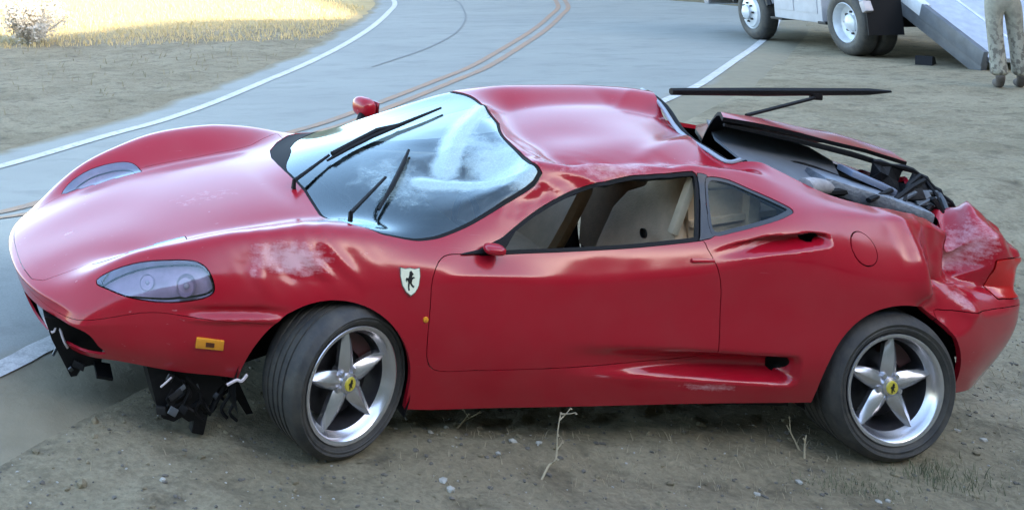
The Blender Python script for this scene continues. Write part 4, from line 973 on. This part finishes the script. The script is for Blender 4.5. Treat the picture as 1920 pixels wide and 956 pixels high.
# local axes: x forward, y to the left (towards the viewer), z up; left wheel faces at y = 0
def truck_wheel(x, y, r, w, dish, sg=1):
    wh = empty('wheel', (x, y, r), 0, trk)
    if sg < 0: wh.rotation_euler = (0, 0, math.pi)
    def t(o): return [(r*.60, o-.02), (r*.64, o), (r*.80, o+.012), (r*.93, o-.005), (r*.985, o-.03), (r, o-.06), (r, o-w+.06), (r*.985, o-w+.03), (r*.9, o-w), (r*.62, o-w)]
    MB().lathe(t(0), 40, 'y').build('tyre', TYRE, wh, auto=40)
    if dish < 0: MB().lathe(t(-w-.03), 40, 'y').build('tyre', TYRE, wh, auto=40)
    pr = [(r*.62, -.005), (r*.60, .004), (r*.57, -.012), (r*.53, dish*.75), (r*.40, dish), (r*.26, dish+.02), (r*.25, dish+.06), (r*.16, dish+.09), (.0005, dish+.10)]
    MB().lathe(pr, 40, 'y').build('rim', WHEELW, wh, auto=40)
    for k in range(8):
        a = k*math.pi/4; MB().lathe([(.0005, .03), (.018, .03), (.02, -.01)], 6, 'y', (r*.33*math.cos(a), dish+.01, r*.33*math.sin(a))).build('wheel_nut', TW_DARK, wh)
truck_wheel(0, 0, .47, .24, -.13); truck_wheel(2.62, -.02, .45, .24, .03)
truck_wheel(0, -2.3, .47, .24, -.13, -1); truck_wheel(2.62, -2.28, .45, .24, .03, -1)
MB().box((1.8, -.75, .74), (4.2, .10, .22)).box((1.8, -1.55, .74), (4.2, .10, .22)).box((0, -1.15, .47), (.14, 1.7, .14)).box((2.62, -1.15, .45), (.12, 1.7, .12)).box((1.0, -1.15, .62), (.9, .5, .3), None, .05).build('chassis', TW_DARK, trk, smooth=False)
sb = MB().box((1.28, -.32, .80), (1.32, .56, .78), None, .025).build('side_locker', TW_WHITE, trk)
MB().box((1.0, -.035, .84), (.56, .012, .58), None, .004).box((1.62, -.035, .84), (.52, .012, .58), None, .004).build('locker_door', TW_WHITE, sb)
MB().box((1.0, -.022, .92), (.10, .02, .05), None, .005).box((1.60, -.022, .92), (.10, .02, .05), None, .005).build('locker_latch', ALLOY, sb)
MB().box((.62, -.22, .42), (.20, .40, .04), None, .008).box((1.9, -.25, .40), (.34, .42, .04), None, .008).build('step', TW_DARK, trk)
MB().box((-.62, -.20, .62), (.03, .5, .55)).build('mud_flap', RUBBER, trk, smooth=False)
MB().tube([(.56, -.05, 1.0), (.40, -.03, 1.1), (0, -.03, 1.14), (-.40, -.03, 1.1), (-.60, -.05, .95)], .035, 6).build('wheel_guard', TW_DARK, trk)
lm = empty('tail_lamp', (-.42, .0, .86), 0, trk)
MB().tube([(.1, -.1, .05), (0, 0, .0), (-.12, .05, -.06)], .03, 6).build('lamp_bracket', TW_WHITE, lm); MB().box((-.20, .04, -.12), (.10, .12, .16), Matrix.Rotation(.4, 3, 'Y'), .02).build('lamp_housing', mat('lamp_grey', (.40, .38, .40), .4), lm)
# cab
cab = MB().prism([(2.05, .62), (4.15, .62), (4.2, 1.25), (4.05, 1.42), (3.35, 1.55), (2.95, 2.30), (2.15, 2.36), (2.05, 2.2)], -.08, -2.22, lambda a, b, h: Vector((a, h, b)))
cb = cab.build('cab', TW_WHITE, trk, smooth=False)
MB().prism([(2.3, 1.5), (3.2, 1.5), (2.86, 2.18), (2.3, 2.2)], -.075, -.07, lambda a, b, h: Vector((a, h, b))).build('cab_window', GREYPL, cb, smooth=False)
MB().tube([(2.62+.56*math.cos(a), -.05, .45+.56*math.sin(a)) for a in np.linspace(.25, math.pi-.25, 14)], .05, 6).build('fender_lip', TW_DARK, cb)
MB().box((4.2, -1.15, .6), (.18, 2.2, .24), None, .05).build('bumper', ALLOY, trk)
# tilted bed
bed = empty('bed', (-2.05, -.55, .05), 0, trk); bed.rotation_euler = (0, -R_(26), 0)
MB().box((2.75, -1.15, .10), (5.5, 2.26, .06)).build('deck', TW_STEEL, bed, smooth=False)
for yy in (.02, -2.32): MB().box((3.35, yy, .13), (4.3, .10, .20), None, .012).build('side_rail', TW_RAIL, bed)
for yy in (.01, -2.31): MB().box((2.72, yy, -.05), (5.4, .08, .22), None, .01).build('bed_beam', TW_FRAME, bed)
MB().box((.62, .045, .12), (1.24, .07, .22), None, .015).build('rail_foot', TW_FRAME, bed)
for k in range(7): MB().box((.5+.75*k, -1.15, -.02), (.08, 2.2, .16)).build('cross_member', TW_FRAME, bed, smooth=False)
for k in range(2): MB().box((2.75, -.6-1.1*k, .135), (5.3, .04, .012)).build('deck_track', TW_RAIL, bed, smooth=False)
MB().tube([(.2, -1.15, .75), (1.3, -1.15, 1.15)], .08, 10).build('hydraulic_ram', TW_DARK, trk)
ck = MB().prism([(-.12, 0), (.12, 0), (.06, .10), (-.05, .12)], -.10, .10, lambda a, b, h: Vector((a, h, b))).build('wheel_chock', BLACK, smooth=False)
ck.location = (12.4, 9.15, .0); ck.rotation_euler = (0, 0, .6); tag(ck, 'small black rubber chock lying on the dirt below the tilted truck bed', 'wheel chock')

# ------------------------------------------------------------------ the person by the truck, legs in view
per = empty('person', (11.32, 6.80, 0), R_(60)); per.scale = (.96, .92, 1.16)
tag(per, 'person in mottled khaki trousers and dirty boots standing by the tilted truck bed', 'person')
def skin(name, P, E, rad, m, parent, root=0, sub=2):
    me = bpy.data.meshes.new(name); me.from_pydata(P, E, []); me.update(); o = bpy.data.objects.new(name, me); COL.objects.link(o); o.parent = parent
    md = o.modifiers.new('skin', 'SKIN'); md.use_smooth_shade = True
    for i, v in enumerate(me.skin_vertices[0].data):
        r = rad[i]; v.radius = (r, r) if not isinstance(r, tuple) else r; v.use_root = (i == root)
    sb_ = o.modifiers.new('sub', 'SUBSURF'); sb_.levels = sub; sb_.render_levels = sub
    me.materials.append(m); return o
SKIN = mat('skin', (.48, .29, .21), .5, noise=.1); CLOTH = mat('dark_jacket', (.06, .065, .07), .85, bump=.2)
def camo():
    m = mat('mottled_khaki_cloth', (.34, .33, .27), .9, noise=.3, nscale=9, bump=.4, bscale=45)
    nt = m.node_tree; b = nt.nodes['Principled BSDF']; src = b.inputs['Base Color'].links[0].from_socket
    tc = node(nt, 'ShaderNodeTexCoord'); sx = node(nt, 'ShaderNodeSeparateXYZ'); nt.links.new(tc.outputs['Object'], sx.inputs[0])
    nz_ = node(nt, 'ShaderNodeTexNoise', i_Scale=22., i_Detail=4.); nt.links.new(tc.outputs['Object'], nz_.inputs['Vector'])
    a = node(nt, 'ShaderNodeMapRange', i_1=.85, i_2=.45); nt.links.new(sx.outputs[2], a.inputs[0])
    b2 = node(nt, 'ShaderNodeMapRange', i_1=.48, i_2=.56); nt.links.new(nz_.outputs[0], b2.inputs[0])
    mu = node(nt, 'ShaderNodeMath', operation='MULTIPLY'); nt.links.new(a.outputs[0], mu.inputs[0]); nt.links.new(b2.outputs[0], mu.inputs[1])
    mx = node(nt, 'ShaderNodeMix', data_type='RGBA'); mx.inputs[7].default_value = (.13, .12, .10, 1); nt.links.new(src, mx.inputs[6]); nt.links.new(mu.outputs[0], mx.inputs[0]); nt.links.new(mx.outputs[2], b.inputs['Base Color'])
    return m
# x forward, y left
bp_ = [(0, 0, 1.0), (0, 0, 1.15), (.01, 0, 1.32), (0, 0, 1.48), (.01, 0, 1.58), (.03, 0, 1.68), (.03, 0, 1.80),
      (0, .19, 1.46), (-.05, .27, 1.20), (.16, .20, 1.24), (.22, .17, 1.26), (0, -.19, 1.46), (-.05, -.27, 1.20), (.16, -.20, 1.24), (.22, -.17, 1.26),
      (.0, .10, .95), (.03, .11, .52), (-.01, .12, .10), (0, -.10, .95), (.05, -.11, .52), (.08, -.12, .10)]
be_ = [(0, 1), (1, 2), (2, 3), (3, 4), (4, 5), (5, 6), (3, 7), (7, 8), (8, 9), (9, 10), (3, 11), (11, 12), (12, 13), (13, 14), (0, 15), (15, 16), (16, 17), (0, 18), (18, 19), (19, 20)]
skin('body', bp_, be_, [(.14, .11), (.14, .10), (.16, .11), (.12, .09), .055, (.075, .09), (.07, .085), .06, .045, .036, .028, .06, .045, .036, .028, .085, .06, .04, .085, .06, .04], SKIN, per)
skin('jacket', [(0, 0, .98), (0, 0, 1.16), (.01, 0, 1.34), (0, 0, 1.49), (0, .19, 1.47), (-.05, .275, 1.2), (.14, .205, 1.235), (0, -.19, 1.47), (-.05, -.275, 1.2), (.14, -.205, 1.235)],
     [(0, 1), (1, 2), (2, 3), (3, 4), (4, 5), (5, 6), (3, 7), (7, 8), (8, 9)], [(.19, .14), (.18, .13), (.19, .14), (.13, .10), .08, .065, .055, .08, .065, .055], CLOTH, per)
CAMO = camo()
skin('trousers', [(0, 0, 1.03), (0, 0, .93), (.0, .105, .82), (.025, .11, .66), (.035, .115, .50), (.01, .12, .33), (0, .125, .20), (-.01, .125, .115), (0, -.105, .82), (.04, -.11, .66), (.06, -.115, .50), (.06, -.12, .33), (.07, -.125, .20), (.075, -.125, .115)],
     [(0, 1), (1, 2), (2, 3), (3, 4), (4, 5), (5, 6), (6, 7), (1, 8), (8, 9), (9, 10), (10, 11), (11, 12), (12, 13)], [(.17, .13), (.17, .13), .115, .10, .092, .096, .10, .115, .115, .10, .092, .096, .10, .115], CAMO, per, 1)
BOOT = mat('dirty_boot', (.11, .095, .085), .8, noise=.4, nscale=15, bump=.3)
for sy, dx in ((.125, -.01), (-.125, .075)):
    skin('boot', [(dx-.02, sy, .14), (dx-.02, sy, .055), (dx+.07, sy, .05), (dx+.17, sy, .042), (dx+.22, sy, .038)], [(0, 1), (1, 2), (2, 3), (3, 4)], [.062, (.055, .055), (.05, .05), (.05, .042), (.036, .034)], BOOT, per, 1, 2)
for sy in (1, -1):                                      # hands
    hp_ = [(.12, .25*sy, .90), (.14, .25*sy, .84)]; he = [(0, 1)]; hr = [.030, (.034, .018)]
    for f_, (ox, ln) in enumerate(((-.028, .07), (-.010, .085), (.010, .08), (.028, .06))):
        b0 = len(hp_); hp_ += [(.15+ox, .25*sy, .80), (.158+ox, .24*sy, .80-ln*.5), (.155+ox, .225*sy, .80-ln)]; he += [(1, b0), (b0, b0+1), (b0+1, b0+2)]; hr += [.010, .009, .008]
    b0 = len(hp_); hp_ += [(.175, .235*sy, .86), (.195, .22*sy, .82)]; he += [(0, b0), (b0, b0+1)]; hr += [.012, .010]
    hp_ = [(.22-(c-.90), .17*sy+(b-.25*sy), 1.26+(a-.12)) for a, b, c in hp_]
    skin('hand', hp_, he, hr, SKIN, per, 0, 1)
MB().add(*blob((.015, 0, 1.845), (.098, .085, .075), 0, 2)).build('hair', mat('dark_hair', (.03, .02, .015), .7), per)

# ------------------------------------------------------------------ loose things on the verge
def gh(x, y):                                           # finished ground height at a point
    x = np.atleast_1d(np.asarray(x, float)); y = np.atleast_1d(np.asarray(y, float))
    i = np.clip(np.searchsorted(gx, x)-1, 0, nxx-2); j = np.clip(np.searchsorted(gy, y)-1, 0, nyy-2)
    tx, ty = (x-gx[i])/(gx[i+1]-gx[i]), (y-gy[j])/(gy[j+1]-gy[j]); Z = gz.reshape(nyy, nxx)
    r = (Z[j, i]*(1-tx)+Z[j, i+1]*tx)*(1-ty)+(Z[j+1, i]*(1-tx)+Z[j+1, i+1]*tx)*ty
    return float(r[0]) if len(r) == 1 else r
def rock(seed, sub=1):
    import bmesh
    bm = bmesh.new(); bmesh.ops.create_icosphere(bm, subdivisions=sub, radius=1); r = random.Random(seed)
    sc_ = Vector((r.uniform(.8, 1.3), r.uniform(.6, 1.0), r.uniform(.45, .75)))
    for v in bm.verts:
        n_ = mnoise.noise(v.co*1.3+Vector((seed*3.1, 0, 0))); v.co = Vector((v.co.x*sc_.x, v.co.y*sc_.y, v.co.z*sc_.z))*(1+.45*n_)
    bm.verts.index_update(); V = [v.co.copy() for v in bm.verts]; F = [tuple(v.index for v in f.verts) for f in bm.faces]; bm.free(); return V, F
PEB = mat('pale_stone', (.46, .45, .40), .8, noise=.3, nscale=30)
GRAV = mat('grey_stone', (.17, .155, .13), .9, noise=.4, nscale=30)
stones = [(.894, -.818, .016, 'small round pale stone nearest the berm crest before the door'), (.785, -.897, .013, 'pale stone second from the crest, left of the bent weed'), (1.01, -.819, .012, 'pale stone closest to the foot of the bent dry weed'),
 (.575, -.721, .014, 'pale stone just right of the front tyre'), (.669, -.675, .012, 'flat pale stone under the front end of the door sill'), (.468, -1.118, .022, 'largest pale stone, in the bottom foreground below the door'), (.47, -1.056, .017, 'pale stone touching the largest one on its upper side'),
 (1.763, -1.14, .016, 'long pale stone in the foreground left of the rear wheel'), (2.002, -1.082, .017, 'bright pale stone in the foreground just before the rear wheel'), (2.31, -1.188, .013, 'pale stone at the bottom edge below the rear wheel, right of its twin'), (2.258, -1.20, .012, 'pale stone at the bottom edge below the rear wheel, left of its twin'),
 (3.233, -.72, .020, 'pale stone right of the rear tyre, farther from the car'), (3.181, -.63, .016, 'pale stone right of the rear tyre, nearer the bumper'), (-.654, -1.051, .014, 'lone pale stone in the left foreground below the nose')]
rmesh = {}
for k, (sx_, sy_, r, lb) in enumerate(stones):
    V, F = rock(k % 4)
    if k % 4 not in rmesh:
        o = mesh_obj('stone', V, F, PEB, smooth=False); rmesh[k % 4] = o.data
    else: o = bpy.data.objects.new('stone', rmesh[k % 4]); COL.objects.link(o)
    o.location = (sx_, sy_, gh(sx_, sy_)+r*.25); o.scale = (r, r, r); o.rotation_euler = (0, 0, k*1.7)
    tag(o, lb, 'stone', 'pale stones on the dirt before the car')
def scatter(name, n, area, rs, m, seeds=6):
    bases = [rock(40+k, 1) for k in range(seeds)]; mb = MB()
    P = np.c_[rng.uniform(area[0], area[1], n), rng.uniform(area[2], area[3], n)]; P = P[sdf_poly(road_poly[::3], P) > -.25]; Z = gh(P[:, 0], P[:, 1])
    for k in range(len(P)):
        px_, py_ = P[k]
        r = rs[0]*(rs[1]/rs[0])**(random.random()**2.2); V, F = bases[k % seeds]; c_, s_ = math.cos(k), math.sin(k); z_ = Z[k]+r*.2
        mb.add([(px_+r*(v.x*c_-v.y*s_), py_+r*(v.x*s_+v.y*c_), z_+r*v.z) for v in V], F)
    return tag(mb.build(name, m, smooth=False), kind='stuff')
scatter('gravel', 4600, (-2.2, 5.5, -1.7, 1.6), (.0035, .014), GRAV)
scatter('soil_clods', 1500, (-2.2, 6.0, -1.7, 2.5), (.006, .026), DIRT)
scatter('pale_grit', 700, (-2.0, 5.0, -1.7, .8), (.003, .008), PEB)
# dry weeds and grass
STRAW = mat('dry_straw', (.42, .36, .24), .85, noise=.3, nscale=20); GREENB = mat('dusty_green_blade', (.17, .18, .10), .8, noise=.4, nscale=15)
def stalk(pts, r, label, twigs=4, seed=1):
    rr = random.Random(seed); base = pts[0]; z0 = gh(base[0], base[1])
    o = MB(); P = crom([(a-base[0], b-base[1], c) for a, b, c in pts], 5); o.tube(P, [r*(1-.6*i/len(P)) for i in range(len(P))], 5)
    for k in range(twigs):
        s_ = Vector(P[rr.randrange(len(P)//3, len(P))]); d = Vector((rr.uniform(-1, 1), rr.uniform(-1, 1), rr.uniform(.2, 1))).normalized()*rr.uniform(.03, .07)
        o.tube([s_, s_+d*.6, s_+d+Vector((0, 0, .005))], [r*.7, r*.5, r*.3], 4)
        rv, rf = rock(3, 1); o.add([Vector(v)*.006+s_+d for v in rv], rf)
    ob = o.build('dry_weed', STRAW); ob.location = (base[0], base[1], z0-.004); tag(ob, label, 'weed', 'dry weeds on the verge'); return ob
stalk([(.882, -1.054, 0), (.93, -1.03, .04), (.975, -1.01, .055), (1.0, -.99, .14), (1.03, -.97, .205)], .005, 'bent dry weed stalk standing out in front of the door sill', 7, 2)
stalk([(2.225, -.813, 0), (2.21, -.80, .05), (2.19, -.79, .10)], .005, 'short straight straw leaning left just before the rear wheel', 1, 5)
stalk([(2.195, -.875, 0), (2.215, -.86, .05), (2.235, -.85, .085)], .005, 'short straw leaning right just before the rear wheel', 1, 8)
stalk([(.72, -.66, 0), (.76, -.65, .025), (.80, -.64, .035)], .004, 'tiny dry sprig on the dirt beside the front wheel', 3, 9)
def blades(name, n, fn, h, w, m):
    V, F = [], []
    P = np.array([fn() for k in range(n)]); P = P[sdf_poly(road_poly[::3], P) > .0]; Z = gh(P[:, 0], P[:, 1])-.004
    for k in range(len(P)):
        (px_, py_), z_ = P[k], Z[k]; hh = h*random.uniform(.4, 1.2); a = random.uniform(0, 6.28); l = random.uniform(.1, .9)*hh; da = random.uniform(0, 6.28)
        dx, dy = math.cos(a)*w, math.sin(a)*w; ex, ey = math.cos(da)*l, math.sin(da)*l; b = len(V)
        V += [(px_-dx, py_-dy, z_), (px_+dx, py_+dy, z_), (px_+dx*.7+ex*.4, py_+dy*.7+ey*.4, z_+hh*.6), (px_-dx*.7+ex*.4, py_-dy*.7+ey*.4, z_+hh*.6), (px_+ex, py_+ey, z_+hh)]
        F += [(b, b+1, b+2, b+3), (b+3, b+2, b+4)]
    return tag(mesh_obj(name, V, F, m, smooth=False), kind='stuff')
blades('dry_grass', 900, lambda: (random.gauss(2.3, 1.1), random.gauss(-1.05, .22)), .035, .0016, STRAW)
blades('dry_grass_tufts', 700, lambda: (random.gauss(3.6, .5), random.gauss(.2, .7)), .05, .0018, STRAW)
blades('green_grass', 260, lambda: (random.gauss(2.72, .12), random.gauss(-1.03, .06)), .05, .0018, GREENB)
blades('green_grass_patch', 250, lambda: (random.gauss(2.25, .14), random.gauss(-1.1, .05)), .03, .0016, GREENB)
# sunlit far slope: dry grass and a bush
blades('far_dry_grass', 26000, lambda: (random.uniform(-7, 10), 15.2+abs(random.gauss(0, 9))), .09, .008, mat('sun_bleached_grass', (.54, .43, .22), .9))
blades('bank_dry_grass', 900, lambda: (random.uniform(-5, 8), random.uniform(7.5, 18)), .10, .006, mat('bank_grass', (.26, .23, .14), .9))
def bush(loc, r, n, label, seed):
    rr = random.Random(seed); b = empty('dry_bush', (*loc, gh(*loc)))
    tag(b, label, 'bush')
    st_ = MB(); V, F = [], []
    for k in range(46):
        th = rr.uniform(0, 6.28); el = rr.uniform(.4, 1.5); L_ = r*rr.uniform(.7, 1.3); d = Vector((math.cos(th)*math.cos(el), math.sin(th)*math.cos(el), math.sin(el)))
        pts = [Vector((0, 0, 0)), d*L_*.5+Vector((rr.gauss(0, .05), rr.gauss(0, .05), .03)), d*L_]; st_.tube(pts, [.018, .011, .004], 4)
        for q_ in range(n//46):
            t = rr.uniform(.35, 1.05); c = d*L_*t+Vector((rr.gauss(0, .07), rr.gauss(0, .07), rr.gauss(0, .07))); u = Vector((rr.gauss(0, 1), rr.gauss(0, 1), rr.gauss(0, 1))).normalized(); w = u.orthogonal().normalized(); s_ = rr.uniform(.018, .045); bb = len(V)
            V += [c-u*s_, c+w*s_*.45, c+u*s_, c-w*s_*.45]; F.append((bb, bb+1, bb+2, bb+3))
    st_.build('stems', mat('grey_twig', (.50, .46, .40), .9), b); mesh_obj('foliage', V, F, mat('bleached_leaf', (.62, .57, .48), .85, noise=.25, nscale=4), b, smooth=False)
bush((1.0, 16.0), .85, 5200, 'bleached dry bush in full sun at the far left of the slope', 4)
